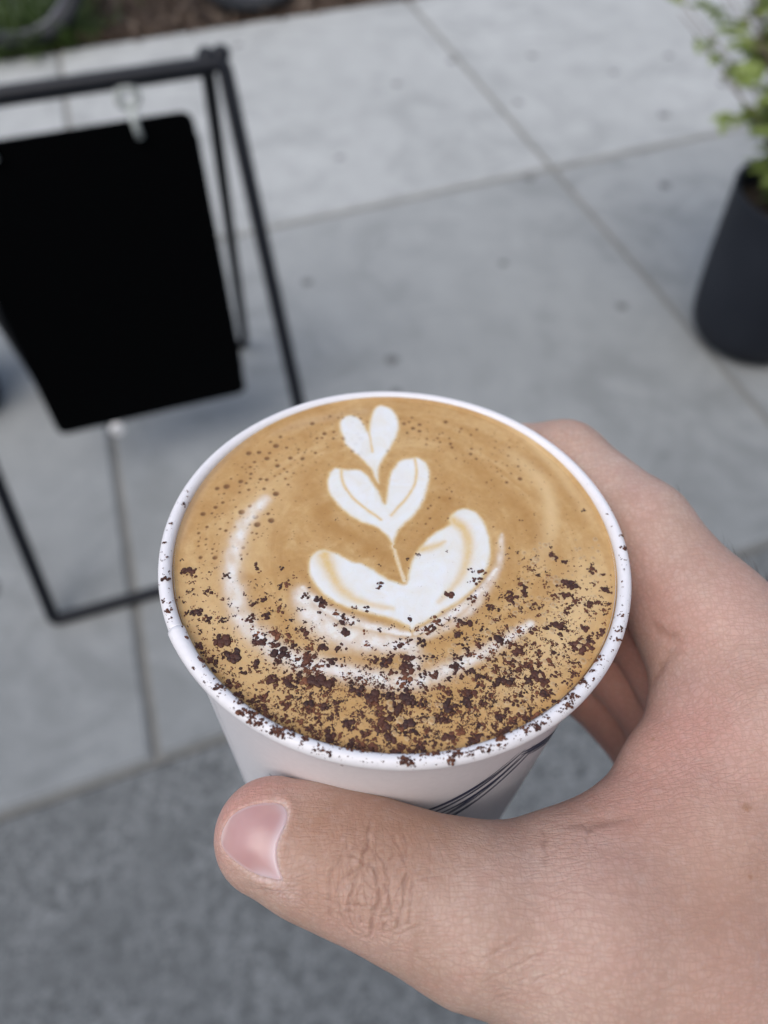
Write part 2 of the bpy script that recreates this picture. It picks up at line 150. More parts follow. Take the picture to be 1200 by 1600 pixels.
class Mat:
    def __init__(s, name, col=(.5, .5, .5), rough=.6, **kw):
        s.m = bpy.data.materials.new(name); s.m.use_nodes = True
        s.n = s.m.node_tree.nodes; s.l = s.m.node_tree.links; s.b = s.n['Principled BSDF']
        s.b.inputs['Base Color'].default_value = (*col, 1); s.b.inputs['Roughness'].default_value = rough
        for k, v in kw.items(): s.b.inputs[k.replace('_', ' ')].default_value = v
        s.c = s.n.new('ShaderNodeTexCoord')
    def lk(s, a, b): s.l.new(a, b)
    def mapped(s, scale=(1, 1, 1), rot=(0, 0, 0), coord='Object'):
        m = s.n.new('ShaderNodeMapping'); m.inputs['Scale'].default_value = scale; m.inputs['Rotation'].default_value = rot
        s.lk(s.c.outputs[coord], m.inputs[0]); return m.outputs[0]
    def noise(s, scale, detail=4, rough=.5, vec=None, dist=0):
        t = s.n.new('ShaderNodeTexNoise'); t.inputs['Scale'].default_value = scale; t.inputs['Detail'].default_value = detail
        t.inputs['Roughness'].default_value = rough; t.inputs['Distortion'].default_value = dist
        s.lk(vec if vec is not None else s.c.outputs['Object'], t.inputs['Vector']); return t.outputs[0]
    def voro(s, scale, feature='F1', vec=None, rnd=1):
        t = s.n.new('ShaderNodeTexVoronoi'); t.feature = feature; t.inputs['Scale'].default_value = scale
        t.inputs['Randomness'].default_value = rnd
        s.lk(vec if vec is not None else s.c.outputs['Object'], t.inputs['Vector']); return t.outputs[0]
    def ramp(s, v, *stops, interp='LINEAR'):
        r = s.n.new('ShaderNodeValToRGB'); r.color_ramp.interpolation = interp; e = r.color_ramp.elements
        while len(e) < len(stops): e.new(.5)
        for i, (p, c) in enumerate(stops):
            e[i].position = p; e[i].color = (*c, 1) if isinstance(c, tuple) else (c, c, c, 1)
        s.lk(v, r.inputs[0]); return r.outputs[0]
    def mix(s, f, a, b, mode='MIX'):
        m = s.n.new('ShaderNodeMix'); m.data_type = 'RGBA'; m.blend_type = mode
        for v, i in ((f, 0), (a, 6), (b, 7)):
            if isinstance(v, (int, float)): m.inputs[i].default_value = v if i == 0 else (v, v, v, 1)
            elif isinstance(v, tuple): m.inputs[i].default_value = (*v, 1)
            else: s.lk(v, m.inputs[i])
        return m.outputs[2]
    def math(s, op, a, b=0):
        m = s.n.new('ShaderNodeMath'); m.operation = op
        for i, v in enumerate((a, b)):
            if isinstance(v, (int, float)): m.inputs[i].default_value = v
            else: s.lk(v, m.inputs[i])
        return m.outputs[0]
    def attr(s, name):
        a = s.n.new('ShaderNodeAttribute'); a.attribute_name = name
        sp = s.n.new('ShaderNodeSeparateColor'); s.lk(a.outputs['Color'], sp.inputs[0])
        return sp.outputs[0], sp.outputs[1], sp.outputs[2]
    def color(s, v): s.lk(v, s.b.inputs['Base Color']); return s
    def rough(s, v): s.lk(v, s.b.inputs['Roughness']); return s
    def bump(s, h, strength=.3, dist=.01, prev=None):
        b = s.n.new('ShaderNodeBump'); b.inputs['Strength'].default_value = strength; b.inputs['Distance'].default_value = dist
        s.lk(h, b.inputs['Height'])
        if prev is not None: s.lk(prev, b.inputs['Normal'])
        s.lk(b.outputs[0], s.b.inputs['Normal']); return b.outputs[0]

def simple(name, c1, c2, rough, scale=40, bump=.15, dist=.002, **kw):
    m = Mat(name, c1, rough, **kw)
    nz = m.noise(scale, 5, .6)
    m.color(m.ramp(nz, (.35, c1), (.68, c2)))
    m.bump(m.noise(scale * 4, 4), bump, dist)
    return m.m

# ------------------------------------------------------------------ materials of the street
def concrete(name, lo, hi, speck, seedoff, grain=1.0):
    m = Mat(name, lo, .85)
    big = m.noise(1.7 if grain == 1 else 6, 5, .62 if grain == 1 else .75, dist=.4); mid = m.noise(9 if grain == 1 else 42, 6, .65 if grain == 1 else .8); fine = m.noise(130, 4, .7)
    c = m.mix(m.ramp(big, (.32, 0.), (.68, 1.)), lo, hi)
    c = m.mix(m.ramp(mid, (.42 if grain == 1 else .46, .0), (.72 if grain == 1 else .60, 0.5 if grain == 1 else .85)), c, tuple(x * (.78 if grain == 1 else .55) for x in lo))
    c = m.mix(m.ramp(fine, (.45, 0.), (.7, .5 * grain)), c, speck)
    st = m.ramp(m.noise(3.4, 7, .72, dist=1.2), (.49, 0.), (.62, .75)); c = m.mix(st, c, tuple(x * .78 for x in lo))
    sp_ = m.ramp(m.voro(7.5), (.05, .55), (.13, 0.)); c = m.mix(m.math('MULTIPLY', sp_, m.ramp(m.noise(2.3, 2), (.5, 0.), (.6, 1.))), c, tuple(x * .6 for x in lo))
    pale = m.ramp(m.noise(22, 5, .7), (.58, 0.), (.75, .35))
    c = m.mix(pale, c, tuple(min(1, x * 1.22) for x in hi))
    m.color(c)
    m.bump(fine, .25 * grain, .002)
    return m.m
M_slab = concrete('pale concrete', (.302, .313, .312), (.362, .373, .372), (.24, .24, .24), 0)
M_slab2 = concrete('shade-toned concrete', (.238, .249, .25), (.295, .306, .307), (.17, .172, .175), 0)  # near row: colour darkened to carry part of the shade there
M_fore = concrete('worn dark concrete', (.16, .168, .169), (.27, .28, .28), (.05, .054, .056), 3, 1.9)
M_joint = simple('joint dirt', (.17, .17, .16), (.22, .215, .20), .95, 30, .4)
M_gum = simple('old gum', (.085, .086, .088), (.12, .12, .12), .8, 60)
M_ground = simple('ground', (.12, .12, .115), (.16, .16, .155), .95, 2)
M_road = simple('asphalt', (.045, .046, .05), (.07, .07, .072), .9, 60, .5, .006)
M_soil = simple('soil', (.055, .036, .025), (.11, .075, .05), 1, 22, .8, .02)
M_black = Mat('black board', (.0012, .0014, .0018), .7, Specular_IOR_Level=.03).m
M_tube = Mat('black powder coat', (.008, .0095, .014), .5, Specular_IOR_Level=.3); M_tube.bump(M_tube.noise(900, 2), .1, .0005); M_tube = M_tube.m
M_chrome = Mat('wire', (.55, .56, .55), .3, Metallic=.8).m
M_clear = Mat('clear plastic', (.52, .56, .55), .3, Transmission_Weight=.25, IOR=1.3).m
M_white = simple('white plastic', (.75, .75, .77), (.8, .8, .82), .4)
M_pot = Mat('charcoal pot', (.028, .032, .042), .6, Specular_IOR_Level=.25); M_pot.color(M_pot.ramp(M_pot.noise(6, 4), (.3, (.010, .0125, .019)), (.7, (.017, .02, .028)))); M_pot = M_pot.m
M_tyre = simple('tyre rubber', (.010, .012, .016), (.018, .02, .025), .75, 60)
M_rim = Mat('bike rim', (.09, .09, .11), .4, Metallic=.6).m
M_bike = simple('bike paint', (.03, .032, .036), (.045, .047, .05), .35)
M_wall = simple('shade wall render', (.34, .33, .32), (.4, .39, .38), .9, 6)
M_awn = simple('awning cloth', (.05, .055, .06), (.07, .075, .08), .9, 15)

def leaf_mat(name, a, b, c):
    m = Mat(name, a, .55)
    oi = m.n.new('ShaderNodeObjectInfo')
    nz = m.noise(70, 3)
    col = m.mix(m.ramp(oi.outputs['Random'], (0., 0.), (1., 1.)), a, b)
    m.color(m.mix(m.ramp(nz, (.4, 0.), (.75, .7)), col, c))
    m.b.inputs['Subsurface Weight'].default_value = 0
    tr = m.n.new('ShaderNodeBsdfTranslucent'); mx = m.n.new('ShaderNodeMixShader'); mx.inputs[0].default_value = .42
    tr.inputs['Color'].default_value = (*b, 1)
    m.lk(m.b.outputs[0], mx.inputs[1]); m.lk(tr.outputs[0], mx.inputs[2]); m.lk(mx.outputs[0], m.n['Material Output'].inputs[0])
    return m.m
M_leaf = leaf_mat('fresh leaf', (.18, .25, .045), (.32, .40, .10), (.38, .43, .2))
M_leafdark = leaf_mat('dark leaf', (.02, .05, .014), (.035, .07, .02), (.05, .09, .03))
M_grass = leaf_mat('grass', (.05, .10, .025), (.09, .15, .04), (.14, .15, .06))
M_dry = leaf_mat('dry leaf', (.075, .048, .034), (.12, .08, .056), (.17, .135, .1))
M_stem = simple('stem', (.14, .10, .08), (.2, .15, .12), .8, 80)

# ------------------------------------------------------------------ sidewalk grid: two rows of square slabs, a darker forecourt, a planting strip
G0 = Vector((-.402, .476, 0)); GU = Vector((.934, .3575, 0)).normalized(); GV = Vector((-.302, .953, 0)).normalized()
PITCH = 1.532
def gp(i, j, z=0): return G0 + GU * (i * PITCH) + GV * (j * PITCH) + Vector((0, 0, z))
def sheet(name, quad, mat, z, kind='structure', parent=None):
    bm = bmesh.new(); bm.faces.new([bm.verts.new((q[0], q[1], z)) for q in quad])
    o = bm_obj(name, bm, mat, parent)
    if kind: o['kind'] = kind
    return o
sheet('ground', [(-150, -150), (150, -150), (150, 150), (-150, 150)], M_ground, -.18)
walk = empty('sidewalk'); walk['kind'] = 'structure'
base = bmesh.new()
q = [gp(-5, 0), gp(6, 0), gp(6, 2.0), gp(-5, 2.0)]
bt = [base.verts.new((p.x, p.y, -.012)) for p in q]; bb = [base.verts.new((p.x, p.y, -.16)) for p in q]
base.faces.new(bt); base.faces.new(bb[::-1])
for k in range(4): base.faces.new((bt[k], bb[k], bb[(k + 1) % 4], bt[(k + 1) % 4]))
bm_obj('joint_bed', base, M_joint, walk)
gap = .0078
slabs = {}
for j in range(2):
    for i in range(-5, 6):
        bm = bmesh.new()
        a = gap / PITCH
        cs = [gp(i + a, j + a), gp(i + 1 - a, j + a), gp(i + 1 - a, j + 1 - a), gp(i + a, j + 1 - a)]
        cen = sum(cs, Vector()) / 4
        dz = rng.uniform(-.002, .002)
        tv = [bm.verts.new(p - cen + Vector((0, 0, dz))) for p in cs]; bv = [bm.verts.new(p - cen + Vector((0, 0, -.011))) for p in cs]
        f = bm.faces.new(tv); bm.faces.new(bv[::-1])
        for k in range(4): bm.faces.new((tv[k], bv[k], bv[(k + 1) % 4], tv[(k + 1) % 4]))
        bmesh.ops.bevel(bm, geom=list(f.edges), offset=.006, segments=3, affect='EDGES')
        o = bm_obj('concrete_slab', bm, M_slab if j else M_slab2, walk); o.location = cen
        slabs[(i, j)] = (o, dz, cen)
# trodden gum on the slabs
def gum_mesh(seed):
    r = random.Random(seed); bm = bmesh.new(); n = 14; c = bm.verts.new((0, 0, .0022))
    ring = []; out = []
    for k in range(n):
        a = 2 * math.pi * k / n; q_ = 1 + r.uniform(-.22, .22)
        ring.append(bm.verts.new((math.cos(a) * q_ * .7, math.sin(a) * q_ * .7, .0018))); out.append(bm.verts.new((math.cos(a) * q_, math.sin(a) * q_, .0001)))
    for k in range(n):
        bm.faces.new((c, ring[k], ring[(k + 1) % n])); bm.faces.new((ring[k], out[k], out[(k + 1) % n], ring[(k + 1) % n]))
    me = bpy.data.meshes.new('gum_spot'); bm.to_mesh(me); bm.free(); me.materials.append(M_gum)
    return me
gums = [gum_mesh(s) for s in range(4)]
GUM = [(.02, 1.53, .017), (.03, 1.41, .014), (.48, 2.42, .02), (1.02, 2.85, .022), (.92, 2.38, .02), (-.22, 1.86, .016), (.50, 2.95, .016),
       (.27, 3.3, .018), (.6, 3.35, .017), (.05, 3.1, .018), (-.15, 2.55, .015), (.35, 1.95, .013), (.66, 1.75, .014), (-.82, .83, .03), (1.15, 3.35, .02), (1.3, 3.1, .018), (.9, 3.2, .014), (-.6, 3.45, .02)]
for k, (x, y, r) in enumerate(GUM):
    p = Vector((x, y, 0)) - G0
    det = GU.x * GV.y - GU.y * GV.x
    ii = math.floor((p.x * GV.y - p.y * GV.x) / det / PITCH); jj = math.floor((GU.x * p.y - GU.y * p.x) / det / PITCH)
    if (ii, jj) not in slabs: continue
    s, dz, cen = slabs[(ii, jj)]
    g = link('gum_spot', gums[k % 4], None, s); g.location = (x - cen.x, y - cen.y, dz + .0002); g.scale = (r, r * rng.uniform(.8, 1.15), 1); g.rotation_euler.z = rng.uniform(0, 6)
# forecourt by the shop: one worn sheet that stops at the joint
fq = [gp(-5, -1.36), gp(6, -1.36), gp(6, -gap / PITCH), gp(-5, -gap / PITCH)]
bm = bmesh.new()
tv = [bm.verts.new((p.x, p.y, -.002)) for p in fq]; bv = [bm.verts.new((p.x, p.y, -.16)) for p in fq]
bm.faces.new(tv)
for k in range(4): bm.faces.new((tv[k], bv[k], bv[(k + 1) % 4], tv[(k + 1) % 4]))
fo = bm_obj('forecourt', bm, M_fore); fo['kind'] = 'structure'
# planting strip, kerb, road beyond
bm = bmesh.new(); nu, nv = 120, 16
gv = [[bm.verts.new(gp(-5 + 11 * a / nu, 2.003 + .85 * b / nv, -.02 + .05 * math.sin(math.pi * b / nv) + rng.uniform(-.012, .012))) for b in range(nv + 1)] for a in range(nu + 1)]
for a in range(nu):
    for b in range(nv): bm.faces.new((gv[a][b], gv[a + 1][b], gv[a + 1][b + 1], gv[a][b + 1]))
so = bm_obj('soil_bed', bm, M_soil, smooth=True); so['kind'] = 'structure'
bm = bmesh.new(); cs = [gp(-5, 2.855), gp(6, 2.855), gp(6, 2.95), gp(-5, 2.95)]
tv = [bm.verts.new((p.x, p.y, .0)) for p in cs]; bv = [bm.verts.new((p.x, p.y, -.17)) for p in cs]
f = bm.faces.new(tv)
for k in range(4): bm.faces.new((tv[k], bv[k], bv[(k + 1) % 4], tv[(k + 1) % 4]))
bmesh.ops.bevel(bm, geom=list(f.edges), offset=.015, segments=3, affect='EDGES')
ke = bm_obj('kerb', bm, M_slab); ke['kind'] = 'structure'
sheet('road', [gp(-40, 2.952), gp(40, 2.952), gp(40, 9), gp(-40, 9)], M_road, -.13)

# grass and dry leaves on the planting strip
def leaf_shape(bm, m, L, W, bend=.25, seg=3, fold=.15):
    rows = []
    for k in range(seg + 1):
        t = k / seg; w = W * math.sin(math.pi * min(.97, .08 + .9 * t)) ** .8 if seg > 1 else W
        z = -bend * L * t * t
        rows.append((bm.verts.new(m @ Vector((t * L, -w / 2, z + fold * w))), bm.verts.new(m @ Vector((t * L, 0, z))), bm.verts.new(m @ Vector((t * L, w / 2, z + fold * w)))))
    for a, b in zip(rows, rows[1:]):
        bm.faces.new((a[0], b[0], b[1], a[1])); bm.faces.new((a[1], b[1], b[2], a[2]))
def soil_z(v): return -.02 + .05 * math.sin(math.pi * max(0, min(1, (v - 2.003) / .85)))
bm = bmesh.new()
for k in range(5200):
    u = rng.uniform(-2.2, .02) if k > 3400 else rng.gauss(-.10, .10); v = 2.012 + abs(rng.gauss(0, .24)); v = min(v, 2.8)
    if u > (.10 if k % 5 else .42): continue
    p = gp(u, v, soil_z(v))
    h = rng.uniform(.06, .2)
    m = Matrix.Translation(p) @ Matrix.Rotation(rng.uniform(0, 6.28), 4, 'Z') @ Matrix.Rotation(-rng.uniform(.7, 1.4), 4, 'Y')
    leaf_shape(bm, m, h, rng.uniform(.006, .014), .5, 3)
tag(bm_obj('grass', bm, M_grass, smooth=True), 'green grass growing on the planting strip behind the bicycle wheel', 'grass', kind='stuff')
bm = bmesh.new()
for k in range(2600):
    u = rng.uniform(.0, 1.6) if k % 8 else rng.uniform(-2, 0); v = 2.004 + .7 * rng.random() ** 1.5
    p = gp(u, v, soil_z(v) + .012 + rng.uniform(0, .02))
    m = Matrix.Translation(p) @ Matrix.Rotation(rng.uniform(0, 6.28), 4, 'Z') @ Matrix.Rotation(rng.uniform(-.7, .5), 4, 'Y') @ Matrix.Rotation(rng.uniform(-.6, .6), 4, 'X')
    leaf_shape(bm, m, rng.uniform(.03, .075), rng.uniform(.015, .035), rng.uniform(-.3, .5), 3)
tag(bm_obj('leaf_litter', bm, M_dry, smooth=True), 'brown dry leaves lying on the soil of the planting strip', 'dry leaves', kind='stuff')
bm = bmesh.new(); g = [[bm.verts.new((x * .03, y * .025, .02 + .018 * math.sin(x * 1.9 + y) * math.cos(y * 1.3 + x * .6) + .006 * ((x * 7 + y * 3) % 3))) for y in range(5)] for x in range(6)]
for x in range(5):
    for y in range(4): bm.faces.new((g[x][y], g[x + 1][y], g[x + 1][y + 1], g[x][y + 1]))
sc_ = bm_obj('paper_scrap', bm, simple('pale blue paper', (.36, .44, .55), (.5, .57, .66), .8)); sc_.location = (-1.16, 3.93, .01)
tag(sc_, 'small pale blue scrap lying on the brown leaf litter', 'litter')

# ------------------------------------------------------------------ wall added out of view behind the camera, shading the near ground 
sw = empty('shade_wall', gp(0, -1.35)); sw.rotation_euler.z = math.atan2(GU.y, GU.x)
bm = bmesh.new(); box(bm, (0, -.15, 1.7), (14, .3, 3.8)); bm_obj('wall_panel', bm, M_wall, sw)
bm = bmesh.new(); box(bm, (0, -.0, .1), (13.9, .06, .55), bev=.01); bm_obj('plinth', bm, M_fore, sw)
tag(sw, 'grey rendered wall added out of view behind the camera to shade the near ground', 'wall')

# ------------------------------------------------------------------ sandwich board
FL = Vector((-.655, .752, 0)); SU = Vector((.945, .326, 0)).normalized(); SN = Vector((-SU.y, SU.x, 0))
def sp(u, nn, z): return FL + SU * u + SN * nn + Vector((0, 0, z))
sg = empty('sandwich_board', sp(.287, .345, 0)); org = sg.location.copy()
def loc(pts): return [Vector(p) - org for p in pts]
TW = .0125
def frame_loop(n0, n1, u0, u1, ut0, ut1, htop):
    return [sp(u0, n0, TW), sp(u1, n0, TW), sp(ut1, n1, htop), sp(ut0, n1, htop)]
bm = bmesh.new(); tube(bm, fillet(loc(frame_loop(0, .335, .004, .57, .026, .551, .838)), .012, 4), TW, 12, True); bm_obj('front_frame', bm, M_tube, sg, True)
bm = bmesh.new(); tube(bm, fillet(loc(frame_loop(.69, .352, .03, .545, .045, .528, .826)), .012, 4), TW * .9, 12, True); bm_obj('back_frame', bm, M_tube, sg, True)
for u in (.036, .528, .551, .012):
    bm = bmesh.new(); bmesh.ops.create_uvsphere(bm, u_segments=14, v_segments=8, radius=.0145)
    h = bm_obj('hinge_cap', bm, M_tube, sg, True); h.location = loc([sp(u, .343, .848)])[0]; h.scale = (1, 1, .85)
def board(u0, u1, nn, z0, z1, th):
    bm = bmesh.new(); c = fillet([(u0, 0, z0), (u1, 0, z0), (u1, 0, z1), (u0, 0, z1)], .022, 6)
    fr = [bm.verts.new(sp(p.x, nn - th / 2, p.z) - org) for p in c]; bk = [bm.verts.new(sp(p.x, nn + th / 2, p.z) - org) for p in c]
    bm.faces.new(fr); bm.faces.new(bk[::-1])
    for k in range(len(c)): bm.faces.new((fr[k], bk[k], bk[(k + 1) % len(c)], fr[(k + 1) % len(c)]))
    return bm
tag(bm_obj('board_panel', board(.097, .49, .325, .186, .781, .006), M_black, sg), 'front blank black panel')
tag(bm_obj('board_panel', board(.10, .497, .372, .20, .735, .006), M_black, sg), 'rear blank black panel')
for u in (.185, .40):
    bm = bmesh.new()
    tube(bm, loc([sp(u + .0145 * math.cos(a), .330, .812 + .0145 * math.sin(a)) for a in [2 * math.pi * k / 20 for k in range(20)]]), .0065, 8, True)
    tube(bm, loc([sp(u, .330, .797), sp(u + .001, .318, .783), sp(u + .003, .314, .757)]), .0058, 8)
    bm_obj('hook', bm, M_clear, sg, True)
bm = bmesh.new(); tube(bm, loc([sp(.209 + .009 * math.cos(a), .322, .168 + .011 * math.sin(a)) for a in [2 * math.pi * k / 16 for k in range(16)]]), .0068, 8, True)
bm_obj('clip', bm, M_white, sg, True)
tag(sg, 'black metal a-frame sign with blank black panel hung from its top bar', 'sandwich board')

# ------------------------------------------------------------------ potted shrub at the right, dark shrub at the left edge
def pot(name, x, y, s, mat, label):
    bm = bmesh.new()
    HS = .93 if s == 1 else 1
    prof = [(.0, .004), (.095, .0), (.118, .004), (.138, .018), (.152, .045), (.160, .09), (.165, .18), (.168, .3), (.169, .425), (.171, .437), (.168, .44), (.160, .437), (.158, .42), (.150, .33), (0, .33)]
    lathe(bm, [(r * s, z * s * HS) for r, z in prof], 96)
    bmesh.ops.remove_doubles(bm, verts=bm.verts, dist=.0004)
    o = empty(name, (x, y, .001)); bm_obj('pot_wall', bm, mat, o, True)
    bm = bmesh.new(); n = 30; c = bm.verts.new((0, 0, .36 * s)); prev = None; rings = []
    for q_ in range(1, 5): rings.append([bm.verts.new((.0385 * q_ * s * math.cos(6.2832 * k / n), .0385 * q_ * s * math.sin(6.2832 * k / n), .352 * s + rng.uniform(-.012, .012))) for k in range(n)])
    for k in range(n): bm.faces.new((c, rings[0][k], rings[0][(k + 1) % n]))
    for a, b in zip(rings, rings[1:]):
        for k in range(n): bm.faces.new((a[k], b[k], b[(k + 1) % n], a[(k + 1) % n]))
    bm_obj('potting_soil', bm, M_soil, o, True)
    return tag(o, label, 'plant pot')
PX, PY = .970, 1.63
pot('plant_pot', PX, PY, 1.0, M_pot, 'charcoal round plant pot standing on the pale slabs at right')
def shrub(name, x, y, z, nstem, H, spread, leafmat, lsz, label, nind, avoid=None, seed=3, lean=(0, 0), zmin=.0, dens=15):
    r = random.Random(seed); o = empty(name, (x, y, z)); lmes = []
    for k in range(6):
        bm = bmesh.new(); leaf_shape(bm, Matrix(), 1, r.uniform(.38, .5), r.uniform(.05, .35), 4, .2)
        bmesh.ops.recalc_face_normals(bm, faces=bm.faces)
        me = bpy.data.meshes.new('leaf'); bm.to_mesh(me); bm.free(); me.materials.append(leafmat); me.polygons.foreach_set('use_smooth', [True] * len(me.polygons)); lmes.append(me)
    leaves = []; bs = bmesh.new()
    for s in range(nstem):
        a = r.uniform(0, 6.283); rr = spread * math.sqrt(r.uniform(0, 1)); h = H * r.uniform(.55, 1.05)
        tip = Vector((lean[0] + rr * math.cos(a), lean[1] + rr * math.sin(a), h)); b = Vector((r.uniform(-.05, .05), r.uniform(-.05, .05), 0))
        pts = [b + (tip - b) * t + Vector((.02 * math.sin(3 * t + s), .02 * math.cos(4 * t + s), .04 * math.sin(math.pi * t))) for t in [i / 7 for i in range(8)]]
        tube(bs, pts, [.0035 - .0024 * i / 7 for i in range(8)], 6)
        nl = int(dens * h / H * r.uniform(.8, 1.2))
        for q_ in range(nl):
            t = .12 + .88 * q_ / nl + r.uniform(-.02, .02); i = min(6, int(t * 7)); p = pts[i].lerp(pts[i + 1], t * 7 - i)
            az = q_ * 2.4 + s + r.uniform(-.4, .4)
            # a small spray: side twig with three to five leaflets
            tw = Vector((math.cos(az), math.sin(az), r.uniform(-.1, .5))).normalized(); L = r.uniform(.03, .07)
            tube(bs, [p, p + tw * L], [.0012, .0007], 4)
            for w in range(r.randint(3, 5)):
                pp = p + tw * L * (.35 + .65 * w / 4); d = tw.copy(); d.rotate(Matrix.Rotation(r.choice((-1, 1)) * r.uniform(.3, 1.0), 3, 'Z'))
                m = Matrix.Translation(pp) @ d.to_track_quat('X', 'Z').to_matrix().to_4x4() @ Matrix.Rotation(r.uniform(-.7, .7), 4, 'X')
                leaves.append((m, lsz * r.uniform(.65, 1.25), r.randrange(6)))
    bm_obj('stem', bs, M_stem, o, True)
    wc = Vector((0, 0, 1.35)); base_ = Vector((x, y, z))
    leaves.sort(key=lambda t: abs((t[0].translation + base_).x - (.86 if x > 0 else -.95)))
    rest = bmesh.new()
    for k, (m, s, mi) in enumerate(leaves):
        if k < nind:
            l = link('leaf', lmes[mi], None, o); l.matrix_local = m @ Matrix.Diagonal((s, s, s, 1))
        else: leaf_shape(rest, m @ Matrix.Diagonal((s, s, s, 1)), 1, .44, .2, 3, .2)
    if len(rest.verts): bm_obj('foliage', rest, leafmat, o, True)['kind'] = 'stuff'
    else: rest.free()
    return tag(o, label, 'shrub')
shrub('leafy_shrub', PX, PY, .335, 105, .60, .36, M_leaf, .047, 'light green small leaved shrub growing in the charcoal pot', 290, seed=5, lean=(-.06, .0), dens=13)
shrub('ground_cover_plant', PX - .02, PY - .05, .335, 8, .085, .10, M_leaf, .034, 'low green plant at the foot of the shrub inside the pot rim', 120, seed=9, dens=6)
pot('plant_pot', -1.035, 1.36, .62, M_pot, 'small dark plant pot at the left edge behind the sign')
shrub('dark_shrub', -1.035, 1.36, .22, 9, .17, .10, M_leafdark, .045, 'dark green shrub in a small pot at the left edge', 140, seed=12, dens=8)

# ------------------------------------------------------------------ bicycle leaning at the planting strip
BD = Vector((.897, .389, 0)).normalized(); BO = Vector((-1.457, 3.384, 0)); BS = Vector((-BD.y, BD.x, 0))
WR = .335
bk = empty('bicycle', BO)
def bp(f, h, s=0): return BD * f + BS * s + Vector((0, 0, h))
def ring_pts(c, r, n=64): return [c + BD * (r * math.cos(2 * math.pi * k / n)) + Vector((0, 0, r * math.sin(2 * math.pi * k / n))) for k in range(n)]
for f in (0, .985):
    hub = bp(f, WR + .004)
    bm = bmesh.new(); tube(bm, ring_pts(hub, WR - .032), .032, 14, True); ty = bm_obj('tyre', bm, M_tyre, bk, True)
    bm = bmesh.new(); tube(bm, ring_pts(hub, WR - .064), .0125, 8, True); bm_obj('rim', bm, M_rim, ty, True)
    bm = bmesh.new()
    for k in range(28):
        a = 2 * math.pi * k / 28; e = hub + BD * ((WR - .07) * math.cos(a)) + Vector((0, 0, (WR - .07) * math.sin(a)))
        a2 = a + (.9 if k % 2 else -.9)
        tube(bm, [hub + BS * (.03 if k % 4 < 2 else -.03) + BD * .025 * math.cos(a2) + Vector((0, 0, .025 * math.sin(a2))), e], .0012, 4)
    bm_obj('spokes', bm, M_chrome, ty, True)
    bm = bmesh.new(); tube(bm, [hub - BS * .055, hub - BS * .03, hub + BS * .03, hub + BS * .055], [.012, .02, .02, .012], 12); bm_obj('hub', bm, M_rim, ty, True)
bbk = bp(.44, .28); seat_t = bp(.28, .80); head_t = bp(.83, .85); head_b = bp(.86, .72)
bm = bmesh.new()
for a, b, r in ((bbk, seat_t, .015), (bbk, head_b, .018), (bp(.31, .72), head_t, .016), (head_b, head_t, .019)): tube(bm, [a, b], r, 10)
for s in (-.045, .045):
    tube(bm, [bbk + BS * s * .6, bp(0, WR + .004, s)], .009, 8); tube(bm, [bp(.30, .74, s * .3), bp(0, WR + .004, s)], .008, 8)
bm_obj('frame', bm, M_bike, bk, True)
bm = bmesh.new()
for s in (-.045, .045): tube(bm, [head_b + BS * s, bp(.92, .5, s), bp(.985, WR + .004, s)], .010, 8)
bm_obj('fork', bm, M_bike, bk, True)
bm = bmesh.new(); tube(bm, [head_t, bp(.80, .95), bp(.84, .99)], .013, 8); tube(bm, [bp(.74, 1.02, -.30), bp(.84, 1.0, -.18), bp(.84, .99, 0), bp(.84, 1.0, .18), bp(.74, 1.02, .30)], .011, 8); bm_obj('handlebar', bm, M_bike, bk, True)
bm = bmesh.new(); tube(bm, [seat_t, bp(.25, .93)], .013, 8); bmesh.ops.create_uvsphere(bm, u_segments=16, v_segments=8, radius=1, matrix=Matrix.Translation(bp(.23, .95)) @ Matrix.Rotation(math.atan2(BD.y, BD.x), 4, 'Z') @ Matrix.Diagonal((.14, .07, .028, 1))); bm_obj('saddle', bm, M_tyre, bk, True)
bm = bmesh.new(); tube(bm, [bbk - BS * .06 + Vector((0, 0, .09)) * k / 24 * 0 + BD * .085 * math.cos(k / 24 * 6.283) + Vector((0, 0, .085 * math.sin(k / 24 * 6.283))) for k in range(24)], .005, 6, True)
tube(bm, [bbk - BS * .08, bbk - BS * .09 + BD * .12 + Vector((0, 0, .12))], .009, 8); tube(bm, [bbk + BS * .08, bbk + BS * .09 - BD * .12 - Vector((0, 0, .12))], .009, 8); bm_obj('crank', bm, M_rim, bk, True)
for s in (1, -1):
    bm = bmesh.new(); box(bm, bbk - BS * .14 * s + BD * .12 * s + Vector((0, 0, .12 * s)), (.09, .09, .02), bev=.004); bm_obj('pedal', bm, M_tyre, bk)
tag(bk, 'dark bicycle parked along the planting strip with only its tyres in view', 'bicycle')

# ------------------------------------------------------------------ paper cup
CN = Vector(CUP_N); cx1 = (Vector((1, 0, 0)) - CN * CN.x).normalized(); cx2 = CN.cross(cx1)
CUPM = Matrix((cx1, cx2, CN)).transposed().to_4x4(); CUPM.translation = Vector(CUP_C)
mm = .001
M_cup = Mat('cup board', (.80, .79, .80), .42, Specular_IOR_Level=.35)
M_cup.color(M_cup.ramp(M_cup.noise(900, 3), (.3, (.75, .725, .74)), (.7, (.78, .755, .77)))); M_cup.bump(M_cup.noise(2600, 3), .08, .0002)
M_cup.b.inputs['Subsurface Weight'].default_value = .0; M_cup = M_cup.m
M_ink = simple('navy ink', (.018, .018, .055), (.034, .034, .09), .5, 400, .05, .0001)
cup = bpy.data.objects.new('paper_cup', None); COL.objects.link(cup); cup.matrix_world = CUPM
tag(cup, 'white paper cup full of latte held in the hand', 'cup')
def wr(h): return 38.0 + h * (5.6 / 92)      # wall radius in mm at height h (negative is down)
